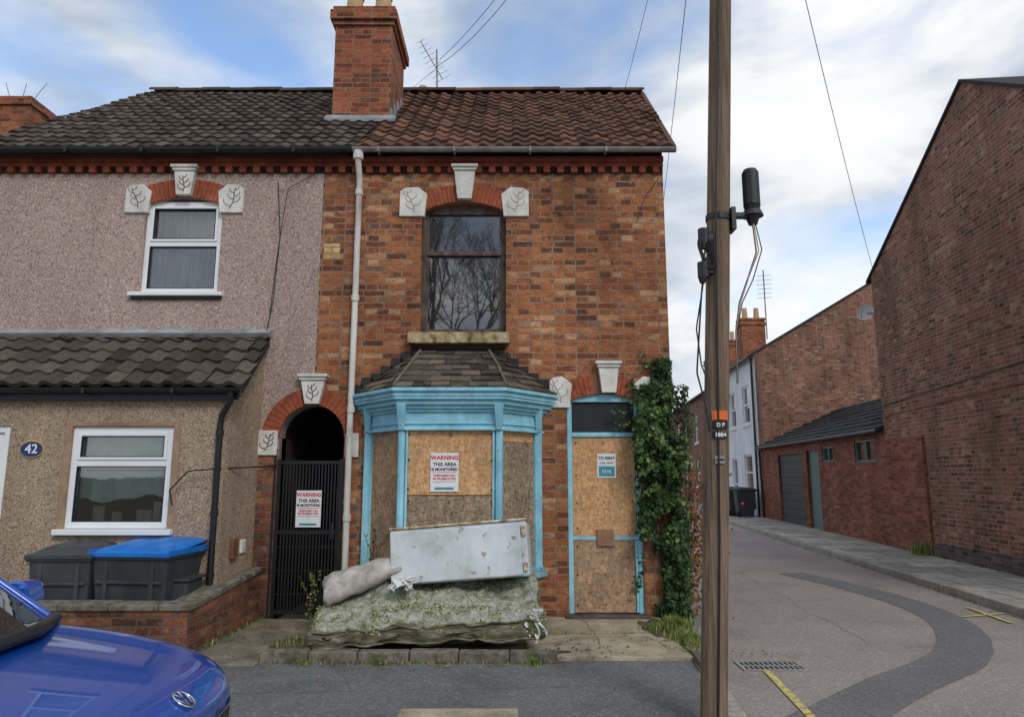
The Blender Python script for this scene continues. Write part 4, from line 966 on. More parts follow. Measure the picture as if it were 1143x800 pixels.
m=MB();m.box(-.665,.665,-.235,.305,.241,.262);m.make('rusty_edge_panel',rust2,FR,bevel=.006)
m=MB();m.box(-.65,.60,-.262,-.222,-.26,.22);m.make('door',rust,FR,bevel=.012)
m=MB();m.box(-.648,.598,-.223,-.219,-.262,.225);m.make('door_seal',M['gutter'],FR)
m=MB();m.box(.61,.65,-.25,-.222,.1,.19);m.box(.61,.65,-.25,-.222,-.22,-.15);m.make('hinge_plate',rust2,FR,bevel=.004)
FR.location=(-.49,7.07,.86);FR.rotation_euler=(math.radians(-7),math.radians(-4.5),math.radians(-4))

# ------------------------------------------------------------------ utility pole
UP=empty('utility_pole')
pb=Vector((1.262,4.7,-.02));pdv=Vector((.29/5.1,0,1))
m=MB();N=60;n=28
P=[]
for i in range(N+1):
    z=8.6*i/N;c=pb+pdv*z;r=.085-.0015*z
    ring=[]
    for kk in range(n):
        t=2*math.pi*kk/n;rr=r*(1+.03*noise.noise(Vector((math.cos(t)*1.5,math.sin(t)*1.5,z*.6)))+.03*noise.noise(Vector((math.cos(t)*7,math.sin(t)*7,z*.8))))
        ring.append((c.x+rr*math.cos(t),c.y+rr*math.sin(t),c.z))
    P.append(ring)
for i in range(N):
    for kk in range(n):m.face([P[i][kk],P[i][(kk+1)%n],P[i+1][(kk+1)%n],P[i+1][kk]])
o=m.make('shaft',M['wood'],UP,fixn=False)
bm=bmesh.new();bm.from_mesh(o.data);bmesh.ops.remove_doubles(bm,verts=bm.verts,dist=.0003);bm.to_mesh(o.data);bm.free()
for p in o.data.polygons:p.use_smooth=True
pc=lambda z:pb+pdv*z
m=MB()
for i in range(18):
    z0=R.uniform(.1,7);L=R.uniform(.2,.8);t=-math.pi/2+R.uniform(-1.1,1.1);prev=None
    for k_ in range(10):
        z=z0+L*k_/9;c=pc(z);r=.087-.0015*z;tt=t+.05*noise.noise(Vector((z*3,i,1)));wv=.0015*math.sin(math.pi*(k_+.3)/9.6)
        a=(c.x+r*math.cos(tt-wv/r),c.y+r*math.sin(tt-wv/r),z);b_=(c.x+r*math.cos(tt+wv/r),c.y+r*math.sin(tt+wv/r),z)
        if prev:m.face([prev[0],prev[1],b_,a])
        prev=(a,b_)
m.make('drying_cracks',M['bark'],UP,fixn=False)
m=MB();c=Vector((1.69,4.68,0))
m.cyl((c.x,c.y,3.47),(c.x,c.y,3.71),.058,.058,24);m.cyl((c.x,c.y,3.71),(c.x,c.y,3.735),.058,.045,24);m.cyl((c.x,c.y,3.43),(c.x,c.y,3.465),.048,.058,24);m.cyl((c.x,c.y,3.39),(c.x,c.y,3.43),.075,.06,24);m.cyl((c.x,c.y,3.33),(c.x,c.y,3.39),.03,.05,16)
m.make('cell_antenna',M['blackp'],UP)
m=MB();p=pc(3.4);m.box(p.x+.06,c.x-.02,4.65,4.71,3.38,3.41);m.box(p.x+.07,p.x+.10,4.62,4.74,3.28,3.44);m.cyl((p.x,4.7,3.36),(p.x+.003,4.7,3.40),.090,.090,20);m.make('antenna_bracket',M['black'],UP)
m=MB()
for z in(3.22,2.98):
    p=pc(z);m.cyl((p.x-.12,4.63,z-.05),(p.x-.12,4.63,z+.06),.038,.038,16);m.box(p.x-.12,p.x-.05,4.62,4.66,z-.02,z+.02);m.cyl((p.x-.13,4.62,z-.09),(p.x-.13,4.62,z-.05),.02,.03,10)
m.make('cable_splice_closure',M['blackp'],UP,bevel=.004)
for i in range(5):
    a0=R.random()*6;p=pc(3.1)
    tube('cable_coil',[(p.x-.10+.05*math.cos(t+a0),4.60+.012*i,3.1+.11*math.sin(t)) for t in [2*math.pi*q/16 for q in range(16)]],.005,M['black'],UP,1,True,True)
cab=nm('beige_cable',[(.3,S(160,140,110)),(.7,S(190,176,150))],scale=9,rough=.6,bstr=0)
for i in range(5):
    dx=R.uniform(-.02,.02);mat=cab if i<2 else M['black']
    tube('cable',[(1.69+dx,4.66,3.33),(1.70+dx*2,4.62,3.12+dx),(1.62+dx*2,4.6,2.95-abs(dx)*4),(1.55+dx,4.61,2.75),(1.51+dx*.4,4.61,2.55),(1.50+dx*.3,4.61,2.2)],.004,mat,UP,2,True)
tube('cable',[pc(8)+Vector((-.03,-.092,0)),pc(5)+Vector((-.03,-.092,0)),pc(3.5)+Vector((-.045,-.09,0)),pc(2.2)+Vector((-.02,-.092,0)),pc(1.2)+Vector((0,-.092,0)),pc(.05)+Vector((.0,-.094,0))],.007,M['black'],UP,2,True)
tube('cable',[pc(3.2)+Vector((-.11,-.08,0)),pc(2.8)+Vector((-.13,-.06,0)),pc(2.3)+Vector((-.15,-.05,0)),pc(2.05)+Vector((-.09,-.08,0)),pc(1.9)+Vector((-.07,-.08,0))],.006,M['black'],UP,2,True)
tube('cable',[pc(3.0)+Vector((-.11,-.08,0)),pc(2.6)+Vector((-.16,-.06,0)),pc(2.35)+Vector((-.12,-.05,0)),pc(2.2)+Vector((-.07,-.08,0))],.005,M['black'],UP,2,True)
def label(z,h,wd,mat,txt=None,tm=None,sz=.03,dx=.0):
    p=pc(z);m=MB();kk=8
    for i in range(kk):
        t0=-math.pi/2+(i/kk-.5)*wd/.085;t1=-math.pi/2+((i+1)/kk-.5)*wd/.085;r=.0935
        m.face([(p.x+dx+r*math.cos(t0),4.7+r*math.sin(t0),z-h/2),(p.x+dx+r*math.cos(t1),4.7+r*math.sin(t1),z-h/2),(p.x+dx+r*math.cos(t1),4.7+r*math.sin(t1),z+h/2),(p.x+dx+r*math.cos(t0),4.7+r*math.sin(t0),z+h/2)])
    m.make('label',mat,UP,fixn=False)
    if txt:text(txt,p.x+dx,4.602,z,sz,tm,UP,bold=.001)
label(1.99,.06,.10,M['orange']);label(1.925,.05,.10,M['ink'],'D P',M['white_sign'],.035);label(1.86,.045,.10,M['ink'],'1884',M['white_sign'],.038);label(1.70,.05,.06,M['gutter'],'DANGER',M['ink'],.013)
WR=empty('overhead_wires')
def wire(a,b,sag,r=.006):
    a=Vector(a);b=Vector(b);pts=[]
    for i in range(25):
        t=i/24;p=a.lerp(b,t);p.z-=sag*4*t*(1-t);pts.append(tuple(p))
    tube('wire',pts,r,M['bin'],WR,1)
pt=pc(8.3)
wire(pt,(8.2,15.3,6.1),.25,.005);wire(pt,(1.9,12.0,8.0),.25,.004);wire(pt,(5.0,27,5.2),.4,.005);wire(pt,(-1.25,11.1,8.7),.35,.005);wire(pt,(-1.32,11.1,8.55),.55,.005)
wire((-1.25,11.1,8.6),(-2.7,7.95,5.2),.1,.003)
TA=empty('tv_aerial');m=MB();m.cyl((-1.29,11.2,7.8),(-1.32,11.2,8.95),.014,n=8);a=Vector((-1.58,11.0,8.98));b=Vector((-1.22,11.3,8.45))
m.cyl(a,b,.008,n=6)
for i in range(9):
    p=a.lerp(b,i/8);L=.09+.010*i;m.cyl((p.x-L*.8,p.y,p.z-L*.5),(p.x+L*.8,p.y,p.z+L*.5),.004,n=5)
m.make('mast_and_elements',M['gutter'],TA)
m=MB();m.cyl((-1.52,11,8.0),(-1.52,11,8.13),.09,.06,14);m.make('vent_cap',M['terracotta'],H)

# ------------------------------------------------------------------ RIGHT BUILDINGS
sd=Vector((.094,1,0)).normalized()
perp=Vector((sd.y,-sd.x,0))
def P2(y,off=0.0,z=0.0):
    return (rwx(y)+perp.x*off,y+perp.y*off,z)
HB=empty('brick_house')
y0,yp,y1=7.5,11.1,15.34
m=MB()
m.face([P2(y0),P2(y1),P2(y1,0,6.02),P2(yp,0,8.27),P2(y0,0,5.9)])
m.face([P2(y1),P2(y1,8),P2(y1,8,6.02),P2(y1,0,6.02)]);m.face([P2(y0),P2(y0,8),P2(y0,8,5.9),P2(y0,0,5.9)])
m.make('walls',M['brick_right'],HB,fixn=False)
m=MB()
def rf(ya,za,yb,zb,o0=-.04,o1=8.1,th=.06):
    m.hexa([P2(ya,o0,za),P2(ya,o1,za),P2(yb,o1,zb),P2(yb,o0,zb)],[P2(ya,o0,za+th),P2(ya,o1,za+th),P2(yb,o1,zb+th),P2(yb,o0,zb+th)])
rf(y0-.2,5.77,yp,8.27);rf(yp,8.27,y1+.2,5.92);m.make('roof',M['slate2'],HB,attr=True)
m=MB();m.hexa([P2(7.5,-.03),P2(13.6,-.03),P2(13.6,.05),P2(7.5,.05)],[P2(7.5,-.03,.42),P2(13.6,-.03,.34),P2(13.6,.05,.34),P2(7.5,.05,.42)]);m.make('plinth',M['blue_brick'],HB)
m=MB();m.hexa([P2(13.6,-.05),P2(15.34,-.05),P2(15.34,.1),P2(13.6,.1)],[P2(13.6,-.05,2.35),P2(15.34,-.05,2.35),P2(15.34,.1,2.35),P2(13.6,.1,2.35)]);m.make('lower_brick_panel',M['brick_red'],HB)
m=MB();m.hexa([P2(7.5,-.012,3.02),P2(15.3,-.012,2.85),P2(15.3,.05,2.85),P2(7.5,.05,3.02)],[P2(7.5,-.012,3.05),P2(15.3,-.012,2.88),P2(15.3,.05,2.88),P2(7.5,.05,3.05)]);m.make('string_course',M['brick_red'],HB)
tube('wall_cable',[P2(8,-.02,3.4),P2(11,-.02,3.25),P2(15.3,-.02,3.1)],.010,M['black'],HB,1)
SD=empty('satellite_dish');m=MB();c=Vector(P2(15.6,-.05,5.25));n_=Vector((-.75,-.6,.25)).normalized();a_=n_.orthogonal().normalized();b_=n_.cross(a_)
rings=[]
for i in range(6):
    r=.2*i/5;rings.append([c+n_*(.35*r*r/.2)+a_*r*math.cos(t)+b_*r*math.sin(t) for t in [2*math.pi*kk/20 for kk in range(20)]])
for i in range(5):
    for kk in range(20):m.face([rings[i][kk],rings[i][(kk+1)%20],rings[i+1][(kk+1)%20],rings[i+1][kk]])
m.make('dish',nm('dish_grey',[(.3,S(170,170,168)),(.7,S(198,198,196))],scale=4,rough=.6),SD,smooth=True,fixn=False)
m=MB();m.cyl(c,Vector(P2(15.34,.02,5.2)),.015);m.cyl(c-b_*.19,c+n_*.2,.007);m.make('arm',M['gutter'],SD)
GB=empty('garage_building');g0,g1=15.35,26.0
wo=lambda a,b,z0,z1:[(a,z0),(b,z0),(b,z1),(a,z1)]
L=Vector(P2(g0));Lf=(Vector(P2(g1))-L).length;ks=Lf/(g1-g0)
f=lambda y:(g1-y)*ks
sheet('street_wall',[(0,0),(f(g0),0),(f(g0),2.6),(0,2.6)],[wo(f(23.7),f(21.2),.05,2.25),wo(f(20.75),f(19.7),.05,2.3),wo(f(19.4),f(18.55),1.95,2.36),wo(f(17.1),f(15.9),1.9,2.42)],P2(g1),-sd,(0,0,1),.2,M['brick_red'],GB)
m=MB()
def inb(mm,ya,yb,z0,z1,o0=.08,o1=.12):
    mm.hexa([P2(ya,o0,z0),P2(ya,o1,z0),P2(yb,o1,z0),P2(yb,o0,z0)],[P2(ya,o0,z1),P2(ya,o1,z1),P2(yb,o1,z1),P2(yb,o0,z1)])
inb(m,21.2,23.7,.05,2.25)
for i in range(9):inb(m,21.25,23.65,.1+i*.24,.3+i*.24,.06,.08)
m.make('garage_door',M['garage'],GB)
m=MB();inb(m,19.7,20.75,.05,2.3);m.make('green_door',M['green_door'],GB)
m=MB();inb(m,18.55,19.4,1.95,2.36);inb(m,15.9,17.1,1.9,2.42);m.make('window_glass',M['glass'],GB)
m=MB()
for a,b,z0,z1 in((18.55,19.4,1.95,2.36),(15.9,17.1,1.9,2.42)):
    inb(m,a,a+.06,z0,z1,.03,.08);inb(m,b-.06,b,z0,z1,.03,.08);inb(m,a,b,z0,z0+.05,.032,.078);inb(m,a,b,z1-.05,z1,.032,.078);inb(m,(a+b)/2-.03,(a+b)/2+.03,z0,z1,.034,.076)
m.make('window_frames',M['green_door'],GB)
m=MB();m.face([P2(g1),P2(g1,6),P2(g1,6,2.6),P2(g1,3,4.0),P2(g1,0,2.6)]);m.make('end_wall',M['brick_red'],GB,fixn=False)
m=MB()
for j in range(9):
    t0=j/9;t1=(j+1)/9
    for i in range(36):
        ya=g0+(g1+.1-g0)*i/36;yb=g0+(g1+.1-g0)*(i+1)/36;m.r=R.random()
        m.hexa([P2(ya,-.12+t0*3.1,2.58+t0*1.42),P2(ya,-.12+t1*3.1,2.58+t1*1.42),P2(yb-.01,-.12+t1*3.1,2.58+t1*1.42),P2(yb-.01,-.12+t0*3.1,2.58+t0*1.42)],
               [P2(ya,-.12+t0*3.1,2.65+t0*1.42),P2(ya,-.12+t1*3.1,2.60+t1*1.42),P2(yb-.01,-.12+t1*3.1,2.60+t1*1.42),P2(yb-.01,-.12+t0*3.1,2.65+t0*1.42)])
m.hexa([P2(g0,2.98,3.95),P2(g0,6.1,2.6),P2(g1,6.1,2.6),P2(g1,2.98,3.95)],[P2(g0,2.98,4.02),P2(g0,6.1,2.67),P2(g1,6.1,2.67),P2(g1,2.98,4.02)])
m.make('roof_tiles',M['slate2'],GB,attr=True,fixn=False)
tube('gutter',[P2(g0,-.15,2.56),P2(g1,-.15,2.56)],.05,M['black'],GB,2);tube('downpipe',[P2(g1-.3,-.1,2.5),P2(g1-.3,-.06,.1)],.04,M['black'],GB,2)
def terrace(name,a,b,ez,rz,mat,wins,depth=9.6,gm=None,chim=None):
    E=empty(name);L=Vector(P2(b));ln=(Vector(P2(a))-L).length;kk=ln/(b-a);f=lambda y:(b-y)*kk
    holes=[wo(f(w[1]),f(w[0]),w[2],w[3]) for w in wins]
    sheet('street_wall',[(0,0),(ln,0),(ln,ez),(0,ez)],holes,P2(b),-sd,(0,0,1),.2,mat,E)
    m=MB();h=depth/2
    for y in(a,b):m.face([P2(y,0.0,0),P2(y,depth,0),P2(y,depth,ez),P2(y,h,rz),P2(y,0.0,ez)])
    m.make('gable_walls',gm or M['brick_right'],E,fixn=False)
    m=MB()
    for(o0,z0,o1,z1)in((-.15,ez-.08,h,rz),(h,rz,depth+.15,ez-.08)):
        m.hexa([P2(a-.05,o0,z0),P2(a-.05,o1,z1),P2(b+.05,o1,z1),P2(b+.05,o0,z0)],[P2(a-.05,o0,z0+.09),P2(a-.05,o1,z1+.09),P2(b+.05,o1,z1+.09),P2(b+.05,o0,z0+.09)])
    m.make('roof',M['slate2'],E,attr=True)
    g=MB();fr=MB()
    for w in wins:
        inb(g,w[0],w[1],w[2],w[3],.1,.12)
        y_a,y_b,z0,z1=w
        inb(fr,y_a,y_a+.07,z0,z1,.05,.099);inb(fr,y_b-.07,y_b,z0,z1,.05,.099);inb(fr,y_a,y_b,z1-.07,z1,.052,.098);inb(fr,y_a,y_b,z0,z0+.07,.052,.098);inb(fr,y_a,y_b,(z0+z1)/2-.03,(z0+z1)/2+.03,.052,.098)
        inb(fr,y_a-.08,y_b+.08,z0-.1,z0-.002,-.06,.06)
    g.make('window_glass',M['glass'],E);fr.make('window_frames',M['pvc'],E)
    tube('gutter',[P2(a,-.2,ez-.08),P2(b,-.2,ez-.08)],.06,M['black'],E,2)
    tube('downpipe',[P2(a+.25,-.07,ez-.1),P2(a+.25,-.07,.1)],.045,M['black'],E,2)
    if chim:
        for(y,o,top) in chim:
            m=MB();x,yy,_=P2(y,o);m.box(x-.6,x+.6,yy-.35,yy+.35,rz-1.4,top);m.box(x-.67,x+.67,yy-.41,yy+.41,top-.35,top-.2);m.box(x-.65,x+.65,yy-.4,yy+.4,top-.1,top+.02);m.make('chimney_stack',M['brick_chim'],E,bevel=.01)
            m=MB()
            for dx in(-.3,.3):m.cyl((x+dx,yy,top),(x+dx,yy,top+.6),.15,.12,12)
            m.make('chimney_pots',M['terracotta'],E)
    return E
terrace('brick_house',26.05,31.8,6.1,8.95,M['farwhite'],[(27.2,28.3,3.6,5.1),(29.6,30.7,3.6,5.1),(27.2,28.5,1.0,2.4),(29.8,30.7,.15,2.3)],chim=None)
terrace('brick_house',31.85,42,5.9,8.4,M['brick_right'],[(33,34.1,3.4,4.9),(36,37.1,3.4,4.9),(39,40.1,3.4,4.9),(33,34.3,1,2.4),(36,36.9,.15,2.2),(39,40.1,1,2.4)],chim=[(35.5,2.3,9.5)])
terrace('brick_house',42.1,60,5.9,8.4,M['brick_red'],[(43,44.2,3.4,4.9),(46,47.2,3.4,4.9),(49,50.1,3.4,4.9),(43,44.3,1,2.4),(46,46.9,.15,2.2),(49,50.1,1,2.4),(53,54,3.4,4.9)],chim=[(44,3.5,10.),(52,3.5,10.)])
FH=empty('brick_house');bx('walls',-12,9,68,76,0,5.6,M['brick_right'],FH,0)
m=MB();m.hexa([(-12.2,67.8,5.6),(9.2,67.8,5.6),(9.2,76.2,5.6),(-12.2,76.2,5.6)],[(-12.2,71.9,8.2),(9.2,71.9,8.2),(9.2,72.1,8.2),(-12.2,72.1,8.2)]);m.make('roof',M['slate2'],FH,attr=True)
wheelie('wheelie_bin',8.55,26.2,.6,.7,1.1,1.5,M['bin'],.1);wheelie('wheelie_bin',8.5,27.0,.6,.7,1.1,1.5,M['bin'],.1)
TB=empty('tv_aerial');m=MB();x,yy,_=P2(33,2.4);m.cyl((x,yy,8),(x,yy,11.4),.03,n=6)
for i in range(6):m.cyl((x-.35,yy,10+i*.22),(x+.35,yy,10.05+i*.22),.012,n=5)
m.make('mast_and_elements',M['gutter'],TB)

# ------------------------------------------------------------------ foliage
IV=empty('ivy')
L=[]
cnt=0
while cnt<11000:
    z=R.uniform(.05,2.9);xl=1.46-.13*math.exp(-((z-1.7)/.45)**2)+.06*math.sin(z*5)+ (.10 if z>2.6 else 0);xr=1.99+.07*math.sin(z*3.3)-.14*max(0,z-2.2)/.6
    if z<.9:xl=1.58;xr=1.95
    x=R.uniform(xl,xr)
    if noise.noise(Vector((x*4,z*3,7)))<-.36:continue
    e_=min((x-xl),(xr-x))/.12
    if R.random()>.35+e_:continue
    dd=.09+.13*math.exp(-((z-1.9)/.6)**2)+.05*math.exp(-((z-.7)/.5)**2)
    d=dd*(.5+1.1*(noise.noise(Vector((x*6,z*5,2)))+.5))
    y=7.99-abs(R.gauss(0,.3)+.7)*d
    if x>RX:y=R.uniform(7.9-d,8.5)
    nn=Vector((R.gauss(0,.5)+(.6 if x>1.85 else -.1),-1+R.gauss(0,.35),.35+R.gauss(0,.4)))
    dep=(7.99-y)/.3
    L.append(((x,y,z),nn,R.uniform(.024,.052),min(1,max(0,R.gauss(.22+.4*dep,.18)))));cnt+=1
for (x0,z0,x1,z1) in((1.5,2.45,1.1,2.25),(1.55,2.3,1.18,2.12),(1.45,2.1,1.38,1.2),(1.6,2.8,1.5,2.95),(1.45,.7,1.35,.3),(1.5,2.5,1.35,2.62),(1.55,2.6,1.3,2.45)):
    for i in range(38):
        t=R.random();L.append(((x0+(x1-x0)*t+R.gauss(0,.025),7.97-R.random()*.04,z0+(z1-z0)*t+.03*math.sin(t*9)+R.gauss(0,.025)),(R.gauss(0,.4),-1,R.gauss(.3,.3)),R.uniform(.02,.04),R.random()))
leafmesh('leaves',L,M['ivy'],IV)
for i in range(9):
    x=1.62+i*.03;pts=[(x+.05*math.sin(k_*1.3+i),7.96,.05+k_*.32) for k_ in range(8)];tube('stem',pts,.009,M['bark'],IV,1,True)
def climber(name,x,y,z0,z1,w,n,mat,sz=.035):
    E=empty(name);L=[];stems=[]
    for q in range(5):
        st=[Vector((x+R.gauss(0,w*.5),y,z0-.02)),Vector((x+R.gauss(0,w*.8),y-.02,(z0+z1)/2)),Vector((x+R.gauss(0,w*1.1),y,z1-R.random()*.2))];stems.append(st)
        tube('stem',st,.003,M['bark'],E,1,True)
    for i in range(n):
        st=R.choice(stems);t=R.random()*2;p=st[0].lerp(st[1],t) if t<1 else st[1].lerp(st[2],t-1)
        L.append((p+Vector((R.gauss(0,.015),R.gauss(0,.015),0)),(R.gauss(0,.6),-1,R.gauss(.4,.4)),R.uniform(sz*.5,sz*1.1),R.random()))
    leafmesh('leaves',L,mat,E)
climber('climbing_weed',-2.2,7.93,.07,.65,.09,60,M['grass'],.032)
climber('climbing_weed',-1.45,7.6,.5,1.1,.05,50,M['ivy'],.026)
BS=empty('side_bush');L=[]
for i in range(1500):
    z=abs(R.gauss(.75,.45));
    if z>1.7:continue
    L.append(((2.12+.10*z+R.gauss(0,.09),8.9+R.gauss(0,.5),z+.02),(R.gauss(0,1),-1,R.gauss(.3,.6)),R.uniform(.02,.045),R.random()))
leafmesh('leaves',L,M['redbush'],BS)
for i in range(16):
    y=8.9+R.gauss(0,.3);tube('branch',[(2.03,y,.02),(2.08+R.gauss(0,.04),y+R.gauss(0,.1),.6),(2.18+R.gauss(0,.1),y+R.gauss(0,.15),1.3+R.gauss(0,.3))],.006,M['bark'],BS,1,True)
def blades(name,areas,mat,hm=.09):
    m=MB()
    for (fx,n,h) in areas:
        for i in range(n):
            x,y,z=fx();a=R.random()*6.28;hh=h*R.uniform(.4,1.2);l=R.uniform(.1,.7)*hh;wv=.003+.003*R.random();m.r=R.random()
            dx,dy=math.cos(a),math.sin(a)
            m.face([(x-dy*wv,y+dx*wv,z),(x+dy*wv,y-dx*wv,z),(x+dx*l*.4+dy*wv*.7,y+dy*l*.4-dx*wv*.7,z+hh*.6),(x+dx*l*.4-dy*wv*.7,y+dy*l*.4+dx*wv*.7,z+hh*.6)])
            m.face([(x+dx*l*.4-dy*wv*.7,y+dy*l*.4+dx*wv*.7,z+hh*.6),(x+dx*l*.4+dy*wv*.7,y+dy*l*.4-dx*wv*.7,z+hh*.6),(x+dx*l,y+dy*l,z+hh)])
    return m.make(name,mat,attr=True,fixn=False)
def line(p,q,s,z):
    def f():
        t=R.random();return (p[0]+(q[0]-p[0])*t+R.gauss(0,s),p[1]+(q[1]-p[1])*t+R.gauss(0,s),z)
    return f
def clump(x,y,s,z):
    return lambda:(x+R.gauss(0,s),y+R.gauss(0,s),z)
blades('grass',[(line((1.60,6.4),(1.74,7.9),.04,.05),2400,.08),(clump(1.66,7.5,.08,.05),600,.12),(clump(1.62,6.9,.07,.05),500,.10),(clump(1.5,7.3,.09,.075),350,.07),(line((-2.1,6.18),(.4,6.18),.010,.045),300,.035),(clump(-1.1,6.16,.03,.045),90,.05),(clump(.2,6.16,.03,.045),90,.06),(clump(-1.75,6.16,.03,.045),60,.05),
  (line((1.72,6.0),(1.8,7.9),.02,.02),500,.05),(line((-2.8,6.65),(-2.72,7.9),.02,.05),150,.05),(clump(rwx(13.8)-.1,13.8,.12,.1),350,.25),(line((rwx(8)-.06,8),(rwx(25)-.06,25),.02,.1),350,.05),(line((.15,7.15),(1.5,7.18),.01,.07),120,.03),(line((.12,6.35),(.12,7.9),.008,.07),160,.035),(clump(-2.0,6.75,.1,.07),160,.05),(line((rkx(5)-.02,5),(rkx(20)-.02,20),.012,.0),260,.04)],M['grass'])
L=[]
for i in range(640):
    c=R.choice([((-2.3,6.3),.35),((-.8,6.1),.6),((1.2,6.9),.4),((1.62,6.6),.15),((-2.4,7.5),.2),((.4,6.25),.3),((1.9,6.7),.3),((-1.6,6.45),.3)])
    x=c[0][0]+R.gauss(0,c[1]);y=c[0][1]+abs(R.gauss(0,c[1]*.4))-.1
    if y>7.8 :continue
    zz=.062 if y<6.18 else .085
    if x>lkx(y)-.01:zz=.012
    L.append(((x,y,zz),(R.gauss(0,.3),R.gauss(0,.3),1),R.uniform(.010,.022),R.random()))
for i in range(260):
    y=R.uniform(5,18);x=rkx(y)-abs(R.gauss(0,.12));L.append(((x,y,.010),(R.gauss(0,.3),R.gauss(0,.3),1),R.uniform(.012,.026),R.random()))
leafmesh('fallen_leaves',L,M['dead'])
m=MB()
for i in range(170):
    c=R.choice([(-2.2,6.9,.35,.062),(-1.2,6.42,.5,.072),(.6,6.6,.4,.08),(-.8,6.08,.6,.048),(1.5,7.3,.12,.08)])
    x=c[0]+R.gauss(0,c[2]);y=c[1]+R.gauss(0,.12);a=R.uniform(.004,.015)
    if y>7.9 or y<5.5:continue
    m.r=R.random();p=[Vector((x+a*R.uniform(.6,1.2)*sx,y+a*R.uniform(.6,1.2)*sy,c[3]-.01)) for sx,sy in((-1,-1),(1,-1),(1,1),(-1,1))]
    m.hexa(p,[q+Vector((0,0,.01+a)) for q in [v*.7+(p[0]+p[2])*.15 for v in p]])
m.make('rubble',M['kerbdark'])
TW=empty('twigs')
for i in range(22):
    x=R.uniform(-2,.5);y=R.uniform(6.35,6.5) if i%2 else R.uniform(6.05,6.17);a=R.random()*3.1;l=R.uniform(.05,.18);zz=.08 if i%2 else .055
    tube('twig',[(x,y,zz),(x+l*.5*math.cos(a),y+.04*math.sin(a),zz+.01),(x+l*math.cos(a),y+.07*math.sin(a),zz)],.0025,M['bark'],TW,1)

# bare tree behind the viewer (reflected in the upper window)
BT=empty('bare_tree');m=MB();rt=random.Random(5)
def branch(p,d,L,r,depth):
    q=p+d*L
    m.cyl(p,q,r,r*.74,6 if r>.03 else 3,caps=False)
    if depth==0:return
    n=3 if depth>4 else rt.choice((2,3,3))
    for i in range(n):
        ax_=Vector((rt.gauss(0,1),rt.gauss(0,1),rt.gauss(0,1))).normalized()
        nd=(Matrix.Rotation(rt.uniform(.35,.85)*(1 if i else .4),3,ax_)@d+Vector((0,0,.04))).normalized()
        branch(q,nd,L*rt.uniform(.66,.86),r*.63,depth-1)
branch(Vector((-2.6,-10,0)),Vector((0.04,0,1)),2.9,.20,9)
m.make('trunk_and_limbs',M['bark'],BT,fixn=False)

# ------------------------------------------------------------------ CAR
C=empty('parked_car')
paint,nt,b=new_mat('metallic_blue_paint')
b.inputs['Metallic'].default_value=.2;b.inputs['Roughness'].default_value=.3;b.inputs['Coat Weight'].default_value=1.0;b.inputs['Coat Roughness'].default_value=.03
c_=ramp(nt,noise_n(nt,pos(nt),400,2),[(.3,S(10,68,160)),(.7,S(22,92,194))]);lk(nt,c_,b.inputs['Base Color'])
chrome,_,b=new_mat('chrome');b.inputs['Metallic'].default_value=1;b.inputs['Roughness'].default_value=.15;b.inputs['Base Color'].default_value=S(210,212,215)
lamp=glassmat('headlamp_lens',.15,S(120,124,130),False)
FX,CY=-1.17,2.72
st=[(0.00,.50,.34,.60,.655,.675),(0.03,.66,.28,.65,.715,.735),(0.12,.78,.22,.71,.765,.79),(0.28,.85,.20,.76,.81,.838),(0.55,.885,.19,.81,.855,.885),(0.9,.895,.19,.86,.90,.932),
 (1.25,.90,.19,.90,.93,.955),(1.9,.90,.19,.92,.95,.97),(2.8,.90,.19,.94,.965,.98),(3.6,.89,.20,.95,.97,.985),(4.0,.86,.24,.93,.96,.97),(4.2,.78,.32,.88,.92,.93),(4.26,.6,.4,.80,.84,.85)]
m=MB();rings=[]
for s,w_,zb,zs,ze,zc in st:
    zr=max(0,min(1,(s-.1)/.3))*max(0,min(1,(1.4-s)/.5))
    half=[(0,zb),(w_*.8,zb),(w_*.97,zb+.09),(w_,(zb+zs)/2-.02),(w_*.985,zs-.05),(w_*.965,zs),(w_*.86,ze),(w_*.70,ze+.012+.016*zr),(w_*.62,(ze*.4+zc*.6)-.008*zr),(w_*.3,zc-.001),(0,zc)]
    ring=half+[(-y,z) for y,z in reversed(half[1:-1])]
    rings.append([(FX-s-(.13*(abs(y)/.9)**2*max(0,1-s/.6)),CY+y,z) for y,z in ring])
kr=len(rings[0]);V_=[p for r in rings for p in r];F_=[]
for i in range(len(rings)-1):
    for j in range(kr):F_.append((i*kr+j,i*kr+(j+1)%kr,(i+1)*kr+(j+1)%kr,(i+1)*kr+j))
F_.append(tuple(range(kr-1,-1,-1)));F_.append(tuple((len(rings)-1)*kr+j for j in range(kr)))
m.v=V_;m.f=F_;m.mi=[0]*len(F_);m.at=[.5]*len(F_)
body=m.make('body',paint,C,smooth=True)
sb=body.modifiers.new('s','SUBSURF');sb.levels=3;sb.render_levels=3
cut=MB()
for s in(.86,3.42):cut.cyl((FX-s,CY-1.2,.33),(FX-s,CY-.55,.33),.36,n=40);cut.cyl((FX-s,CY+.55,.33),(FX-s,CY+1.2,.33),.36,n=40)
cu=cut.make('cutter',M['blackp'],None)
bo=body.modifiers.new('b','BOOLEAN');bo.object=cu;bo.operation='DIFFERENCE'
dgp=bpy.context.evaluated_depsgraph_get();me2=bpy.data.meshes.new_from_object(body.evaluated_get(dgp))
body.modifiers.clear();body.data=me2;bpy.data.objects.remove(cu)
m=MB()
for s in(.86,3.42):
    for sy in(-1,1):
        m.cur=0;m.cyl((FX-s,CY+sy*.66,.32),(FX-s,CY+sy*.88,.32),.315,n=40)
        m.cur=1;m.cyl((FX-s,CY+sy*.80,.32),(FX-s,CY+sy*.888,.32),.21,n=30)
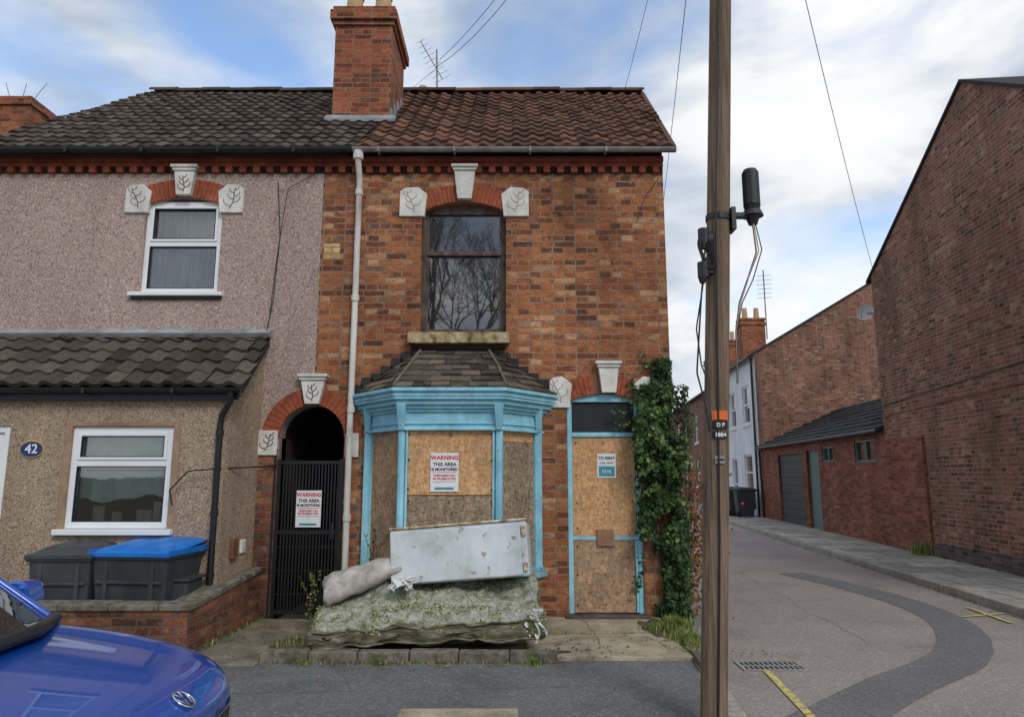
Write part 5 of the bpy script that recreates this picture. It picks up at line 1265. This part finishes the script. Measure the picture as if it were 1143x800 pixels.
m.make('wheels',[M['blackp'],chrome],C)
gl=MB();Y=lambda y:CY+y
def gp(s,y,z):return Vector((FX-s,CY+y,z))
WB=[gp(1.02,-.74,.935),gp(.86,-.38,.955),gp(.82,0,.96),gp(.86,.38,.955),gp(1.02,.74,.935)]
WTp=[gp(1.72,-.56,1.40),gp(1.63,-.3,1.43),gp(1.60,0,1.44),gp(1.63,.3,1.43),gp(1.72,.56,1.40)]
RTp=[gp(3.45,-.54,1.40),gp(3.5,-.3,1.43),gp(3.52,0,1.435),gp(3.5,.3,1.43),gp(3.45,.54,1.40)]
RBp=[gp(3.95,-.66,.98),gp(4.05,-.35,.98),gp(4.08,0,.98),gp(4.05,.35,.98),gp(3.95,.66,.98)]
for i in range(4):
    mid=lambda a,b_:(a+b_)/2+Vector((.03,0,.025))
    M0=mid(WB[i],WTp[i]);M1=mid(WB[i+1],WTp[i+1])
    gl.face([WB[i],WB[i+1],M1,M0]);gl.face([M0,M1,WTp[i+1],WTp[i]]);gl.face([RTp[i],RTp[i+1],RBp[i+1],RBp[i]])
for s in(0,4):
    sg_=1 if s else -1
    b0=WB[s];b1=gp(2.5,sg_*.80,.95);b2=RBp[s];t0=WTp[s];t1=gp(2.5,sg_*.585,1.41);t2=RTp[s]
    gl.face([b0,b1,t1,t0]);gl.face([b1,b2,t2,t1])
gl.make('windows',M['carglass'],C,smooth=False,fixn=False)
rfm=MB()
for i in range(4):
    mm0=(WTp[i]+RTp[i])/2+Vector((0,0,.03));mm1=(WTp[i+1]+RTp[i+1])/2+Vector((0,0,.03))
    rfm.face([WTp[i],WTp[i+1],mm1,mm0]);rfm.face([mm0,mm1,RTp[i+1],RTp[i]])
rfm.make('roof',paint,C,smooth=True,fixn=False)
for s in(0,4):
    sg_=1 if s else -1
    tube('pillar',[WB[s]+Vector((.04,sg_*.02,-.03)),(WB[s]+WTp[s])/2+Vector((.03,0,.025)),WTp[s],gp(2.5,sg_*.585,1.415),RTp[s],RBp[s]],.018,paint,C,3)
    tube('window_trim',[WB[s],gp(2.5,sg_*.805,.955),RBp[s]],.014,M['blackp'],C,2)
    tube('pillar',[gp(2.5,sg_*.81,.95),gp(2.5,sg_*.59,1.41)],.03,M['blackp'],C,2)
    mm=MB();mm.hexa([(FX-1.35,Y(sg_*.86),.96),(FX-1.2,Y(sg_*.86),.96),(FX-1.22,Y(sg_*1.04),.97),(FX-1.35,Y(sg_*1.04),.97)],[(FX-1.35,Y(sg_*.86),1.08),(FX-1.24,Y(sg_*.86),1.08),(FX-1.25,Y(sg_*1.04),1.07),(FX-1.35,Y(sg_*1.04),1.07)]);mm.make('mirror',paint,C,bevel=.03)
tube('cowl',[WB[0]+Vector((.03,0,0)),WB[1]+Vector((.03,0,.0)),WB[2]+Vector((.03,0,.0)),WB[3]+Vector((.03,0,.0)),WB[4]+Vector((.03,0,0))],.03,M['blackp'],C,2,True)
tube('wiper',[gp(.9,.1,.985),gp(1.08,.62,1.02)],.01,M['blackp'],C,2);tube('wiper',[gp(.88,-.5,.985),gp(1.0,.05,1.03)],.01,M['blackp'],C,2)
bv=BVHTree.FromPolygons([tuple(v.co) for v in body.data.vertices],[tuple(p.vertices) for p in body.data.polygons])
def hit(y,z):
    h=bv.ray_cast(Vector((0,CY+y,z)),Vector((-1,0,0)));return (h[0],h[1]) if h[0] else (Vector((FX-.2,CY+y,z)),Vector((1,0,0)))
def strip(name,y0,y1,z0f,z1f,mat,off=.006,n=24,nz=3):
    mm=MB()
    P=[[None]*(nz+1) for _ in range(n+1)]
    for i in range(n+1):
        y=y0+(y1-y0)*i/n
        for j in range(nz+1):
            z=z0f(y)+(z1f(y)-z0f(y))*j/nz;p,nn=hit(y,z);P[i][j]=p+nn*off
    for i in range(n):
        for j in range(nz):mm.face([P[i][j],P[i+1][j],P[i+1][j+1],P[i][j+1]])
    return mm.make(name,mat,C,smooth=True,fixn=False)
strip('upper_grille',-.5,.5,lambda y:.565,lambda y:.625,M['blackp'],.006)
strip('grille_chrome',-.5,.5,lambda y:.628,lambda y:.638,chrome,.010,nz=1)
strip('lower_grille',-.62,.62,lambda y:.30,lambda y:.42,M['blackp'],.006)
for sg_ in(-1,1):
    strip('headlamp',sg_*.5,sg_*.76,lambda y:.56,lambda y:.65-.02*abs(y),lamp,.008,n=14)
strip('number_plate',-.26,.26,lambda y:.39,lambda y:.49,M['white_sign'],.015)
h_=bv.ray_cast(Vector((FX-.075,CY+.10,2)),Vector((0,0,-1)))
p=h_[0];nn=h_[1]
if nn.z<0:nn=-nn
uu=Vector((0,1,0));uu=(uu-nn*uu.dot(nn)).normalized();vv=nn.cross(uu)
if vv.x>0:vv=-vv
cen=p+nn*.008
tube('badge',[cen+uu*.045*math.cos(t)+vv*.045*math.sin(t) for t in [2*math.pi*i/28 for i in range(28)]],.004,chrome,C,2,cyclic=True)
tube('badge',[cen+uu*a+vv*b2 for a,b2 in((-.018,.038),(0,.005),(.018,.038))],.0036,chrome,C,2)
tube('badge',[cen+uu*a+vv*b2 for a,b2 in((-.038,.016),(-.016,-.034),(0,-.005),(.016,-.034),(.038,.016))],.0036,chrome,C,2)
bvz=lambda s,y:bv.ray_cast(Vector((FX-s,CY+y,2)),Vector((0,0,-1)))[0]
for sg_ in(-1,1):
    pts=[bvz(s,sg_*y) for s,y in((.17,.45),(.2,.6),(.35,.70),(.6,.755),(.95,.79))]
    pts=[q-Vector((0,0,.001)) for q in pts if q]
    tube('shut_line',pts,.0035,M['blackp'],C,1,True)
MT2.parent=MT
print('DONE',len(bpy.data.objects))
